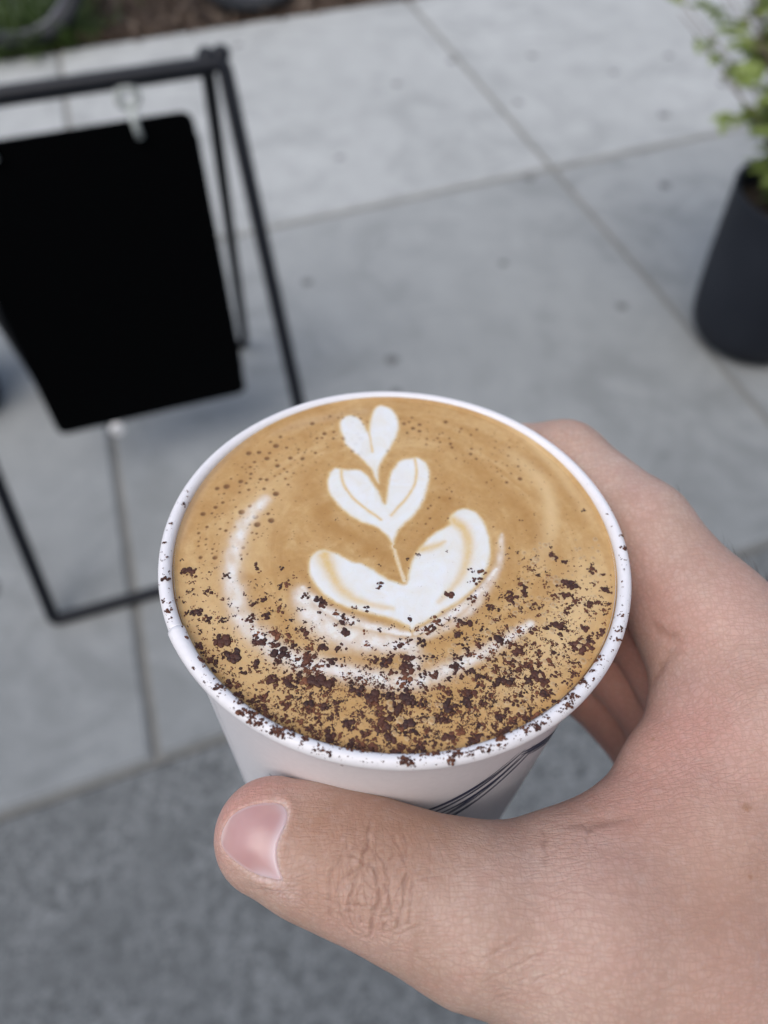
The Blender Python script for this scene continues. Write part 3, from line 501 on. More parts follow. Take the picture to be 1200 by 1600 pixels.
bm = bmesh.new(); prof = [(wr(0), -.3)] + [(wr(-h), -h) for h in range(3, 91, 3)] + [(wr(-92), -92), (wr(-92) - .7, -92), (wr(-86) - .7, -86)] + [(wr(-h) - .55, -h) for h in range(84, 1, -6)] + [(wr(0) - .55, -.3)]
lathe(bm, [(r * mm, z * mm) for r, z in prof], 160); bm_obj('cup_wall', bm, M_cup, cup, True)
bm = bmesh.new(); lathe(bm, [(0, -.086), (wr(-86) * mm - .0008, -.086), (wr(-86) * mm - .0008, -.0866), (0, -.0866)], 96); bmesh.ops.remove_doubles(bm, verts=bm.verts, dist=1e-5); bm_obj('cup_base', bm, M_cup, cup, True)
# rolled rim, with the paper overlap stepping at the seam
SEAM = R_(-152.0); bm = bmesh.new(); n1, n2 = 360, 18; rings = []
for k in range(n1 + 1):
    a = SEAM + 2 * math.pi * k / n1
    st = .30 * math.exp(-(k / n1) * 2 * math.pi * 40 / 9.)         # the lapped end rides up .3 mm and fades in
    rr = 1.22 + st; Rc = 38.78; dz = .05 * math.sin(3 * a) + .04 * math.sin(7 * a + 1)
    rings.append([bm.verts.new(((Rc + rr * math.cos(p) * (.92)) * math.cos(a) * mm, (Rc + rr * math.cos(p) * .92) * math.sin(a) * mm, (dz - .1 + (1.05 if math.sin(p) > 0 else 1.35) * rr * math.sin(p)) * mm)) for p in [2 * math.pi * q_ / n2 for q_ in range(n2)]])
for k in range(n1):
    for q_ in range(n2): bm.faces.new((rings[k][q_], rings[k + 1][q_], rings[k + 1][(q_ + 1) % n2], rings[k][(q_ + 1) % n2]))
bm.faces.new(rings[0]); bm.faces.new(rings[-1][::-1])
bm_obj('cup_rim', bm, M_cup, cup, True)
# lapped side seam under the step
bm = bmesh.new(); cols = []
for a, o_ in ((SEAM - .004, .02), (SEAM, .28), (SEAM + .05, .22), (SEAM + .09, .02)):
    cols.append([bm.verts.new(((wr(-h) + o_) * math.cos(a) * mm, (wr(-h) + o_) * math.sin(a) * mm, -h * mm)) for h in [1.2 + 90 * i / 12 for i in range(13)]])
for a, b in zip(cols, cols[1:]):
    for i in range(12): bm.faces.new((a[i], b[i], b[i + 1], a[i + 1]))
bm_obj('side_seam', bm, M_cup, cup, True)
# printed band of brush strokes
pr_ = random.Random(4)
def stroke(a0, h0, a1, h1, w, bow):
    n = 14; L = []; bm = bmesh.new()
    for i in range(n + 1):
        t = i / n; a = R_(a0 + (a1 - a0) * t); h = h0 + (h1 - h0) * t + bow * math.sin(math.pi * t)
        ww = w * (math.sin(math.pi * min(.98, .04 + .93 * t)) ** .6) * (1 + .25 * math.sin(9 * t + a0))
        L.append([bm.verts.new(((wr(h + s) + .045) * math.cos(a) * mm, (wr(h + s) + .045) * math.sin(a) * mm, (h + s) * mm)) for s in (-ww / 2, ww / 2)])
    for p, q2 in zip(L, L[1:]): bm.faces.new((p[0], q2[0], q2[1], p[1]))
    bm_obj('brush_stroke', bm, M_ink, cup)
for k in range(11):
    t = k / 10
    stroke(-83 + 8 * t + pr_.uniform(-2, 2), -26.5 - 8.0 * t, -56 + 4 * t + pr_.uniform(-3, 3), -12.0 - 4.5 * t, pr_.uniform(.4, 1.15), -1.2 + pr_.uniform(-.5, .5))
for base_a in (-56, 60, 170):
    for k in range(5):
        t = k / 4
        stroke(base_a + 4 * t + pr_.uniform(-2, 2), -13 - 5 * t, base_a + 25 + 6 * t + pr_.uniform(-2, 2), -27 - 8 * t, pr_.uniform(.5, 1.3), 1.0)
for k in range(3): stroke(-124.8 + 1.5 * k, -25.9 - 2.5 * k, -108 + 3 * k, -38 - 4 * k, pr_.uniform(.9, 1.5), .6)

# ------------------------------------------------------------------ coffee
def chaikin(p, it=3, closed=True):
    p = np.asarray(p, float)
    for _ in range(it):
        if closed:
            q_ = np.roll(p, -1, 0); p = np.stack([.75 * p + .25 * q_, .25 * p + .75 * q_], 1).reshape(-1, 2)
        else:
            a, b = p[:-1], p[1:]; m_ = np.stack([.75 * a + .25 * b, .25 * a + .75 * b], 1).reshape(-1, 2); p = np.vstack([p[:1], m_, p[-1:]])
    return p
def seg_d(P, a, b):
    ab = b - a; t = np.clip(((P - a) @ ab) / max(ab @ ab, 1e-9), 0, 1); return np.linalg.norm(P - a - t[:, None] * ab, axis=1), t
def line_d(P, pts):
    d = np.full(len(P), 1e9); tt = np.zeros(len(P)); n = len(pts) - 1
    for i in range(n):
        e, t = seg_d(P, pts[i], pts[i + 1]); k = e < d; d[k] = e[k]; tt[k] = (i + t[k]) / n
    return d, tt
def poly_d(P, pts):
    pts = np.asarray(pts); out = np.full(len(P), 9.); lo, hi = pts.min(0) - 2, pts.max(0) + 2
    k = np.all((P > lo) & (P < hi), axis=1); Q = P[k]; d = np.full(len(Q), 1e9); ins = np.zeros(len(Q), bool)
    for i in range(len(pts)):
        a, b = pts[i], pts[(i + 1) % len(pts)]; e, _ = seg_d(Q, a, b); d = np.minimum(d, e)
        c = (a[1] > Q[:, 1]) != (b[1] > Q[:, 1])
        with np.errstate(divide='ignore', invalid='ignore'): x = (b[0] - a[0]) * (Q[:, 1] - a[1]) / (b[1] - a[1]) + a[0]
        ins ^= c & (Q[:, 0] < x)
    out[k] = np.where(ins, -d, d); return out
def sstep(a, b, x): t = np.clip((x - a) / (b - a), 0, 1); return t * t * (3 - 2 * t)
RC = 37.75; nr, na = 225, 1260
rr = RC * np.sqrt(np.linspace(.0004, 1, nr)) * .35 + RC * np.linspace(.01, 1, nr) * .65
th = np.linspace(0, 2 * np.pi, na, endpoint=False)
X = (rr[:, None] * np.cos(th)).ravel(); Y = (rr[:, None] * np.sin(th)).ravel(); P2 = np.stack([X, Y], 1); Rr = np.hypot(X, Y)
# wavy wobble so that drawn edges are not clean
def wob(P, s, seed):
    r = np.random.default_rng(seed); o = np.zeros(len(P))
    for k in range(7):
        w = r.normal(size=2) * s; o += np.sin(P @ w + r.uniform(0, 6.3))
    return o / 3.
PW = P2 + np.stack([wob(P2, .9, 1), wob(P2, .9, 2)], 1) * .10 + np.stack([wob(P2, 3.5, 3), wob(P2, 3.5, 4)], 1) * .035
motif = []
for shape in (HEART, TULIP, BASE): motif.append(sstep(.6, -.75, poly_d(PW, chaikin(shape, 3))))
milk = np.max(motif, 0); tan = np.zeros(len(P2))
for ln, w in [(HEART_LINE, .28)] + [(l, .38) for l in TULIP_LINES] + list(zip(BASE_LINES, (1.6, 1.6, 1.2, .6))):
    d, t = line_d(PW, chaikin(ln, 3, False)); ww = w * (1.05 - .72 * t) if w > .5 else w
    tan = np.maximum(tan, np.exp(-(d / (.85 * ww)) ** 2) * (1.05 - .5 * t if w > .6 else .9))
d, t = line_d(PW, chaikin(STEM, 3, False)); milk = np.maximum(milk, .55 * (1 - sstep(.1, .65, d)))
pale = np.zeros(len(P2))
for ln, w, s in RINGS:
    d, t = line_d(PW, chaikin(ln, 3, False)); w2 = 2.6 * w * (.35 + .65 * np.sin(np.pi * np.clip(t * .85 + .12, 0, 1)))
    pale = np.maximum(pale, s * np.exp(-(d / (.62 * w2)) ** 2) * np.clip(.92 + .3 * wob(P2, 1.6, 41) * .7, .3, 1.1))
pale = np.clip(pale * 1.12, 0, 1)
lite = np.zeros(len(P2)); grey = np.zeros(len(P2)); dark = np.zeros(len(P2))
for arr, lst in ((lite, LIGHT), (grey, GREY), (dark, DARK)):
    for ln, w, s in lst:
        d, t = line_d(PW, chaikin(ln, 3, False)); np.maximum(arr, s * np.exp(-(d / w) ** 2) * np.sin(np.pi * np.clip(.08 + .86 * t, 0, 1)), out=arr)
dens = np.zeros(len(P2))
for x, y, s, w in DENS: dens += w * np.exp(-((X - x) ** 2 + (Y - y) ** 2) / (2 * s * s * .55))
stain = np.clip(dens / 2.6, 0, 1) * .12 + .7 * sstep(2.2, .1, RC - Rr) * (Y < 0) * np.clip(-Y / 22, 0, 1) * np.clip(.55 + .6 * wob(P2, 1.2, 9), 0, 1)
edge = sstep(2.2, .2, RC - Rr)
# bubbles
bub = np.zeros(len(P2)); ringb = np.zeros(len(P2)); bz = np.zeros(len(P2)); br = random.Random(21); B = []
for k in range(300):
    a = R_(br.uniform(98, 186)); r = br.choice((24.5, 27.5, 30.5, 33)) + br.gauss(0, 1.0); B.append((r * math.cos(a), r * math.sin(a), min(.6, .13 + br.expovariate(1 / .15)), 0))
for k in range(120):
    a = R_(br.uniform(35, 95)); r = br.choice((27, 30.5)) + br.gauss(0, 1.4); B.append((r * math.cos(a), r * math.sin(a), min(.55, .1 + br.expovariate(1 / .13)), 0))
for k in range(800):
    a = br.uniform(0, 6.283); r = 36 * math.sqrt(br.random()); B.append((r * math.cos(a), r * math.sin(a), br.uniform(.06, .14), 0))
for k in range(30):
    B.append((8 + br.gauss(0, 4), 12 + br.gauss(0, 5), br.uniform(.1, .26), 0))
for k in range(190):
    a = R_(br.uniform(-92, 5)); r = br.uniform(21, 36.5); B.append((r * math.cos(a), r * math.sin(a), min(.6, .2 + br.expovariate(1 / .13)), 1))
B2 = []
for b in B:
    if b[3] == 1 or b[2] < .1 or all((b[0] - c_[0]) ** 2 + (b[1] - c_[1]) ** 2 > (1.15 * (b[2] + c_[2]) + .22) ** 2 for c_ in B2 if c_[3] == 0): B2.append(b)
B = B2
order = np.argsort(X); Xs = X[order]
for x, y, r, kind in B:
    if math.hypot(x, y) > 36.8: continue
    i0, i1 = np.searchsorted(Xs, (x - r * 1.6, x + r * 1.6)); ii = order[i0:i1]; d = np.hypot(X[ii] - x, (Y[ii] - y)) / r
    if kind == 0: bub[ii] = np.maximum(bub[ii], 1 - sstep(.65, 1.25, d)); bz[ii] -= .09 * r / .3 * (1 - sstep(.3, 1.1, d))
    else: ringb[ii] = np.maximum(ringb[ii], np.exp(-((d - .85) / .25) ** 2)); bub[ii] = np.maximum(bub[ii], .35 * (1 - sstep(.5, .9, d))); bz[ii] += .12 * r / .3 * np.clip(1 - d * d, 0, 1)
bub *= (1 - .92 * milk) * (1 - .9 * np.clip(pale * 1.3, 0, 1)); bz *= 1 - milk
Z = -.65 + .03 * Y + .35 * sstep(1.0, 0, RC - Rr) + .06 * milk + .03 * wob(P2, .35, 30) + bz
Vc = np.stack([X, Y, Z], 1) * mm
i = np.arange(nr - 1)[:, None] * na; j = np.arange(na)[None, :]; j2 = (j + 1) % na
Fq = np.stack([i + j, i + na + j, i + na + j2, i + j2], -1).reshape(-1, 4)
# centre disc
A1 = np.stack([milk * (1 - .0 * tan), tan, pale], 1); A2 = np.stack([lite, grey, dark], 1); A3 = np.stack([stain, np.clip(bub, 0, 1), ringb], 1)
m = Mat('crema and milk foam', (.5, .3, .12), .42, Specular_IOR_Level=.32)
a1 = m.attr('art'); a2 = m.attr('tone'); a3 = m.attr('marks')
pol = m.n.new('ShaderNodeTexGradient'); pol.gradient_type = 'RADIAL'; m.lk(m.c.outputs['Object'], pol.inputs[0])
ln_ = m.n.new('ShaderNodeVectorMath'); ln_.operation = 'LENGTH'; m.lk(m.c.outputs['Object'], ln_.inputs[0])
cmb = m.n.new('ShaderNodeCombineXYZ'); sx = m.n.new('ShaderNodeSeparateXYZ'); m.lk(m.c.outputs['Object'], sx.inputs[0])
m.lk(m.math('MULTIPLY', ln_.outputs['Value'], 210), cmb.inputs[0])
ab_ = m.math('ABSOLUTE', m.math('SUBTRACT', pol.outputs[1], .75)); m.lk(m.math('MULTIPLY', m.math('MINIMUM', ab_, m.math('SUBTRACT', 1, ab_)), 9), cmb.inputs[1])
swirl = m.math('ADD', m.math('MULTIPLY', m.noise(1.0, 5, .6, cmb.outputs[0], dist=1.0), .62), m.math('MULTIPLY', m.noise(95, 6, .62, dist=1.6), .38)); fine = m.noise(900, 4, .7); mott = m.noise(330, 5, .65, dist=.6)
fz = m.noise(700, 5, .75)
c = m.ramp(swirl, (.30, (.39, .205, .065)), (.5, (.495, .295, .115)), (.68, (.62, .425, .21)))
c = m.mix(m.ramp(mott, (.4, 0.), (.75, .45)), c, (.60, .40, .19))
c = m.mix(m.ramp(fine, (.35, .3), (.6, 0.)), c, (.36, .19, .06))
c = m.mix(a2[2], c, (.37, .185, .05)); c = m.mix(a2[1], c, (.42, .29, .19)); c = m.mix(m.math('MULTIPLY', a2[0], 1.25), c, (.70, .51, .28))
c = m.mix(a3[0], c, (.40, .19, .045))
c = m.mix(m.math('MULTIPLY', a1[2], m.ramp(fz, (.30, .65), (.55, 1.))), c, (.755, .715, .67))
am = m.math('ADD', a1[0], m.math('MULTIPLY', m.math('SUBTRACT', fz, .5), m.math('MULTIPLY', .9, m.math('SUBTRACT', 1, m.math('ABSOLUTE', m.math('SUBTRACT', m.math('MULTIPLY', a1[0], 2), 1))))))
mk = m.mix(m.ramp(m.noise(170, 5, .65, dist=1.0), (.36, 0.), (.68, .75)), (.735, .74, .745), (.70, .655, .57))
mk = m.mix(m.ramp(am, (.72, .65), (1.0, 0.)), mk, (.69, .61, .47))
c = m.mix(m.ramp(am, (0., 0.), (.5, 1.)), c, (.64, .45, .22)); c = m.mix(m.ramp(am, (.30, 0.), (.85, 1.)), c, mk)
c = m.mix(m.math('MULTIPLY', m.math('MULTIPLY', a1[1], a1[0]), m.ramp(fz, (.3, .75), (.6, 1.))), c, (.66, .46, .19))
c = m.mix(m.math('MULTIPLY', a3[1], .9), c, (.17, .075, .028))
c = m.mix(m.math('MULTIPLY', a3[2], .5), c, (.50, .40, .27))
m.color(c)
h_ = m.math('ADD', m.math('MULTIPLY', fine, .6), m.noise(2600, 3, .7))
m.bump(h_, .22, .00015)
m.b.inputs['Subsurface Weight'].default_value = .25; m.b.inputs['Subsurface Radius'].default_value = (.0012, .0007, .0003); m.b.inputs['Subsurface Scale'].default_value = 1.0
M_cof = m.m
coffee = bpy.data.objects.new('coffee', None); COL.objects.link(coffee); coffee.matrix_world = CUPM
tag(coffee, 'latte with a white tulip pattern and cocoa on its tan crema, filling the cup', 'coffee')
fm = np.array([mo[Fq].mean(1) for mo in motif]); lab = np.where(fm.max(0) > .5, fm.argmax(0), -1)
def subset(name, sel):
    F_ = Fq[sel]; u, inv = np.unique(F_, return_inverse=True)
    return np_mesh(name, Vc[u], inv.reshape(-1, 4), M_cof, coffee, True, {'art': A1[u], 'tone': A2[u], 'marks': A3[u]})
subset('crema', lab == -1)
for k, lb in enumerate(('small white heart at the top', 'white tulip petals in the middle', 'large white leaf pair at the bottom')):
    tag(subset('milk_foam', lab == k), lb)
bm = bmesh.new(); cv = bm.verts.new((0, 0, Vc[0, 2])); 
ring0 = [bm.verts.new(Vc[k]) for k in range(0, na, 10)]
for k in range(len(ring0)): bm.faces.new((cv, ring0[k], ring0[(k + 1) % len(ring0)]))
cc = bm_obj('crema', bm, M_cof, coffee, True)
for k_, col_ in (('art', (0, 0, 0, 1)), ('tone', (0, 0, 0, 1)), ('marks', (0, 0, 0, 1))):
    at_ = cc.data.attributes.new(k_, 'FLOAT_COLOR', 'POINT')
    src_ = {'art': A1, 'tone': A2, 'marks': A3}[k_][0]
    for e_ in at_.data: e_.color = (*src_, 1)

# ------------------------------------------------------------------ cocoa flakes sprinkled over coffee and rim
ico = bmesh.new(); bmesh.ops.create_icosphere(ico, subdivisions=1, radius=1); icoV = np.array([v.co[:] for v in ico.verts]); icoF = np.array([[v.index for v in f.verts] for f in ico.faces]); ico.free()
ico = bmesh.new(); bmesh.ops.create_icosphere(ico, subdivisions=2, radius=1); ico2V = np.array([v.co[:] for v in ico.verts]); ico2F = np.array([[v.index for v in f.verts] for f in ico.faces]); ico.free()
fv, ff, fc = [], [], []; nvt = 0
def zc(x, y): return -.65 + .03 * y
def lump(x, y, z, r, flat, tone, tilt=None, big=False):
    global nvt
    V, F_ = (ico2V, ico2F) if big else (icoV, icoF)
    jit = 1 + nrg.uniform(-.22, .22, len(V)); v = V * jit[:, None] * r
    ang = nrg.uniform(0, 6.28); cA, sA = math.cos(ang), math.sin(ang)
    v = v * np.array([1, nrg.uniform(.55, 1), flat]); v = np.stack([v[:, 0] * cA - v[:, 1] * sA, v[:, 0] * sA + v[:, 1] * cA, v[:, 2]], 1)
    if tilt is not None:
        nn = np.array(tilt); t1 = np.cross([0, 0, 1], nn); L = np.linalg.norm(t1)
        if L > .05:
            t1 /= L; t2 = np.cross(nn, t1); v = v[:, :1] * t1 + v[:, 1:2] * t2 + v[:, 2:] * nn
    fv.append(v + np.array([x, y, z])); ff.append(F_ + nvt); fc.append(np.full((len(V), 3), tone)); nvt += len(V)
def flake(x, y, rx, ry, z=None, tilt=None, tone=None, n=None):
    s = max(rx, ry); n = n or int(min(16, 2 + (rx * ry) ** .5 * 9)); tone = nrg.uniform(0, 1) if tone is None else tone
    for k in range(n):
        q_ = nrg.normal(size=2) * .42; q_ /= max(1, np.linalg.norm(q_))
        lr = max(.08, s * nrg.uniform(.22, .46)) if n > 2 else s * nrg.uniform(.4, .8)
        px, py = x + q_[0] * rx, y + q_[1] * ry
        lump(px, py, (zc(px, py) if z is None else z) + lr * .03, lr, .34, np.clip(tone + nrg.uniform(-.2, .2), 0, 1), tilt, lr > .42)
for x, y, rx, ry in FLAKES: flake(x, y, rx * 1.12, ry * 1.12, tone=nrg.uniform(0, .5))
dn = np.array(DENS); cnt = 0
wsum = dn[:, 3] * dn[:, 2] ** 2; wsum /= wsum.sum()
while cnt < 3900:
    k = nrg.choice(len(dn), p=wsum); x, y = dn[k, :2] + nrg.normal(size=2) * dn[k, 2] * (.62 if cnt % 3 else .95)
    if math.hypot(x, y) > 37.3: continue
    s = min(.9, .15 + nrg.exponential(.15)); flake(x, y, s * nrg.uniform(.8, 1.3), s, tone=nrg.uniform(0, 1)); cnt += 1
for k in range(1500):       # dust specks
    q_ = nrg.choice(len(dn), p=wsum); x, y = dn[q_, :2] + nrg.normal(size=2) * dn[q_, 2] * 1.25
    if math.hypot(x, y) > 37.3: continue
    lump(x, y, zc(x, y), nrg.uniform(.04, .11), .6, nrg.uniform(.4, 1))
for k in range(620):       # on the rolled rim
    a = R_(nrg.normal(-92, 42)) if k < 540 else R_(nrg.uniform(-185, 5)); ph_ = nrg.normal(1.45, .62) if k % 3 else nrg.uniform(.6, 2.9)
    ph_ = min(max(ph_, -.1), 3.0)
    r_ = 38.78 + 1.14 * math.cos(ph_); z_ = -.08 + 1.28 * math.sin(ph_); nn = (math.cos(a) * math.cos(ph_), math.sin(a) * math.cos(ph_), max(.02, math.sin(ph_)))
    s = min(.85, .08 + nrg.exponential(.21)) if math.cos(ph_) < .55 else .06 + nrg.exponential(.06)
    flake(r_ * math.cos(a), r_ * math.sin(a), s * 1.1, s * .8, z_, nn, n=1 if s < .15 else None, tone=nrg.uniform(.1, .8))
for k in range(330):       # caught along the waterline by the near rim
    a = R_(nrg.normal(-90, 30)); r_ = nrg.uniform(35.4, 37.5); s = min(.85, .12 + nrg.exponential(.2)); flake(r_ * math.cos(a), r_ * math.sin(a), s * 1.2, s, tone=nrg.uniform(0, .8))
m = Mat('cocoa', (.04, .016, .012), .5, Specular_IOR_Level=.35); t_ = m.attr('tone')
c = m.ramp(t_[0], (0., (.034, .0145, .013)), (.45, (.075, .026, .017)), (1., (.19, .068, .03)))
m.color(m.mix(m.ramp(m.noise(2500, 3), (.4, 0.), (.7, .5)), c, (.10, .035, .018))); m.bump(m.noise(3500, 3), .5, .0002)
co = np_mesh('cocoa_flakes', np.vstack(fv) * mm, np.vstack(ff), m.m, None, True, {'tone': np.vstack(fc)}); co.matrix_world = CUPM
tag(co, 'dark brown cocoa flakes sprinkled over the near half of the latte and rim', 'cocoa', kind='stuff')

# ------------------------------------------------------------------ hand (one continuous body), millimetres from the rim centre in world axes
# <<SDF
def _seg(P, a, b, r1, r2, flat=None):
    a = np.array(a, float); b = np.array(b, float); ab = b - a
    t = np.clip(((P - a) @ ab) / (ab @ ab), 0, 1); D_ = P - a - t[:, None] * ab
    if flat is not None:
        w = np.array(flat[0], float); w /= np.linalg.norm(w); D_ = D_ + (D_ @ w)[:, None] * w * (flat[1] - 1)
    return np.linalg.norm(D_, axis=1) - (r1 + (r2 - r1) * t)
def _smin(a, b, k):
    h = np.clip(.5 + .5 * (b - a) / k, 0, 1); return b * (1 - h) + a * h - k * h * (1 - h)
def _chain(P, pts, rs, k, flat=None):
    d = None
    for i in range(len(pts) - 1):
        e = _seg(P, pts[i], pts[i + 1], rs[i], rs[i + 1], flat); d = e if d is None else _smin(d, e, k)
    return d
TH = [(-19.6, -42.9, -18.6), (-12.1, -45.2, -19.2), (-4.8, -47.6, -19.2), (3.3, -50.5, -20.1), (11.6, -53.0, -22.1), (27.6, -55.8, -25.9), (43.2, -58.4, -30.6), (72, -66, -40)]
TR = [9.0, 9.7, 10.2, 10.9, 12.6, 16.0, 17.5, 18]
IX = [(-14, 43.5, -33), (3, 46, -30), (20.5, 41.0, -24.5), (36.0, 31.2, -15.4), (48.0, 12.6, -13.6), (56, -6.0, -15.2)]
IR = [7.0, 7.6, 8.0, 9.2, 9.9, 11.5]
MI = [(-16, 42, -40), (4, 46, -38), (22, 40, -36.5), (36.5, 28, -35), (49, 9, -34), (60, -8, -34)]
RI = [(-14, 40.5, -57), (5, 44, -56), (22, 38.5, -54.5), (36, 26, -53), (49, 7, -52), (61.5, -10, -51)]
PI_ = [(-2, 39, -70), (12, 39.5, -71), (25, 34, -71), (37, 23, -70), (49, 5, -68), (61.5, -13, -66)]
def hand_sdf(P):
    P = np.asarray(P, float)
    d = _chain(P, TH, TR, 3)
    # thumb pad bulges towards the cup, nail side is flatter
    web = _chain(P, [(20, -50, -24), (36.5, -41.8, -21.5), (45.2, -31.1, -21), (53.2, -21, -19.5), (57.5, -12.5, -17)], [8, 6.0, 6.0, 6.3, 8], 4)
    fill = _chain(P, [(33, -52, -26), (50, -42, -23), (62, -28, -20), (64, -14, -18)], [13, 11.5, 11, 11], 8)
    back = _chain(P, [(56, -6, -15.5), (66, -25, -22), (80, -52, -34), (92, -75, -46)], [11.5, 14, 17, 20], 8)
    mid = _chain(P, [(60, -8, -34), (72, -32, -40), (84, -58, -48)], [11, 13, 17], 8)
    rin = _chain(P, [(61.5, -10, -51), (74, -36, -54), (88, -62, -58)], [10, 12, 16], 8)
    pin = _chain(P, [(61.5, -13, -66), (74, -38, -65), (90, -64, -62)], [9, 12, 16], 8)
    palm = _smin(_smin(back, mid, 8), _smin(rin, pin, 8), 8)
    then = _chain(P, [(30, -57, -31), (52, -62, -40), (74, -66, -46)], [13, 16, 17], 8)
    arm = _chain(P, [(82, -64, -46), (104, -92, -58), (150, -150, -84)], [20, 22, 27], 10)
    fing = None
    for F_, r in ((IX, IR), (MI, [7.2, 7.9, 8.4, 9, 9.6, 10.5]), (RI, [6.8, 7.4, 7.9, 8.5, 9.2, 10]), (PI_, [5.8, 6.3, 6.8, 7.4, 8.2, 9])):
        e = _chain(P, F_, r, 2.5); fing = e if fing is None else _smin(fing, e, 1.6)
    body = _smin(_smin(palm, arm, 14), then, 12)
    body = _smin(body, fill, 9)
    body = _smin(body, d, 8)
    body = _smin(body, web, 6)
    return _smin(body, fing, 4)
# SDF>>
def axis(*seg):
    out = []
    for a, b, h in seg: out += list(np.arange(a, b - 1e-6, (b - a) / max(1, round((b - a) / h))))
    return np.array(out + [seg[-1][1]])
HAX = [axis((-34, 30, .95), (30, 84, 1.25), (84, 182, 2.4)), axis((-172, -76, 2.4), (-76, -34, .95), (-34, 62, 1.4)), axis((-112, -46, 1.7), (-46, 2, .95))]
def surface_nets(f, ax):
    n = np.array([len(a) for a in ax])
    # coarse pass: only evaluate near the surface
    G = np.full(n, 9., np.float32); blk = 8
    for a in range(0, n[0], blk):
        for b in range(0, n[1], blk):
            for c_ in range(0, n[2], blk):
                sl = (slice(a, min(a + blk, n[0])), slice(b, min(b + blk, n[1])), slice(c_, min(c_ + blk, n[2])))
                cen = np.array([[ax[k][sl[k]].mean() for k in range(3)]])
                d = f(cen)[0]
                rad = .5 * math.sqrt(sum((ax[k][sl[k]][-1] - ax[k][sl[k]][0]) ** 2 for k in range(3)))
                if abs(d) > rad * 1.3 + 1.5: G[sl] = d; continue
                g = np.stack(np.meshgrid(*[ax[k][sl[k]] for k in range(3)], indexing='ij'), -1)
                G[sl] = f(g.reshape(-1, 3)).reshape(g.shape[:3])
    S = G < 0; cs = [G[i_:n[0] - 1 + i_, j_:n[1] - 1 + j_, k_:n[2] - 1 + k_] for i_ in (0, 1) for j_ in (0, 1) for k_ in (0, 1)]
    inn = sum((q_ < 0).astype(int) for q_ in cs); act = (inn > 0) & (inn < 8)
    idx = -np.ones(act.shape, int); idx[act] = np.arange(act.sum()); cell = np.argwhere(act)
    val = np.stack([q_[act] for q_ in cs], 1); off = np.array([(i_, j_, k_) for i_ in (0, 1) for j_ in (0, 1) for k_ in (0, 1)], float)
    acc = np.zeros((len(cell), 3)); num = np.zeros(len(cell))
    for p in range(8):
        for q_ in range(p + 1, 8):
            if np.abs(off[p] - off[q_]).sum() != 1: continue
            a, b = val[:, p], val[:, q_]; x = (a < 0) != (b < 0); t = a / np.where(x, a - b, 1)
            acc[x] += (off[p] + t[:, None] * (off[q_] - off[p]))[x]; num[x] += 1
    ci = cell + acc / num[:, None]; V = np.stack([np.interp(ci[:, k], np.arange(n[k]), ax[k]) for k in range(3)], 1); quads = []
    for k in range(3):
        u, v = (k + 1) % 3, (k + 2) % 3
        sl0 = [slice(None)] * 3; sl1 = [slice(None)] * 3; sl0[k] = slice(0, -1); sl1[k] = slice(1, None)
        A, B_ = S[tuple(sl0)], S[tuple(sl1)]; e = np.argwhere(A != B_); e = e[(e[:, u] > 0) & (e[:, v] > 0) & (e[:, u] < n[u] - 1) & (e[:, v] < n[v] - 1)]
        eu = np.zeros(3, int); eu[u] = 1; ev = np.zeros(3, int); ev[v] = 1
        q4 = np.stack([idx[tuple((e - eu - ev).T)], idx[tuple((e - ev).T)], idx[tuple(e.T)], idx[tuple((e - eu).T)]], 1)
        fl = ~A[tuple(e.T)]; q4[fl] = q4[fl][:, ::-1]; quads.append(q4)
    return V, np.vstack(quads)
def grad(f, P, h=.4):
    g = np.stack([f(P + np.eye(3)[k] * h) - f(P - np.eye(3)[k] * h) for k in range(3)], 1); return g / (np.linalg.norm(g, axis=1)[:, None] + 1e-9)
hv, hf = surface_nets(hand_sdf, HAX)
for _ in range(2): hv = hv - grad(hand_sdf, hv) * hand_sdf(hv)[:, None] * .9
tmp = np_mesh('person', hv, hf); md = tmp.modifiers.new('s', 'SUBSURF'); md.levels = 2
dg = bpy.context.evaluated_depsgraph_get(); ev_ = tmp.evaluated_get(dg).to_mesh()
hv = np.empty(len(ev_.vertices) * 3, np.float32); ev_.vertices.foreach_get('co', hv); hv = hv.reshape(-1, 3).astype(float)
hf = np.empty(len(ev_.polygons) * 4, np.int32); ev_.loops.foreach_get('vertex_index', hf); hf = hf.reshape(-1, 4)
hn = np.empty(len(hv) * 3, np.float32); ev_.vertices.foreach_get('normal', hn); hn = hn.reshape(-1, 3).astype(float)
bpy.data.objects.remove(tmp, do_unlink=True)
hv = hv - hn * hand_sdf(hv)[:, None] * .9
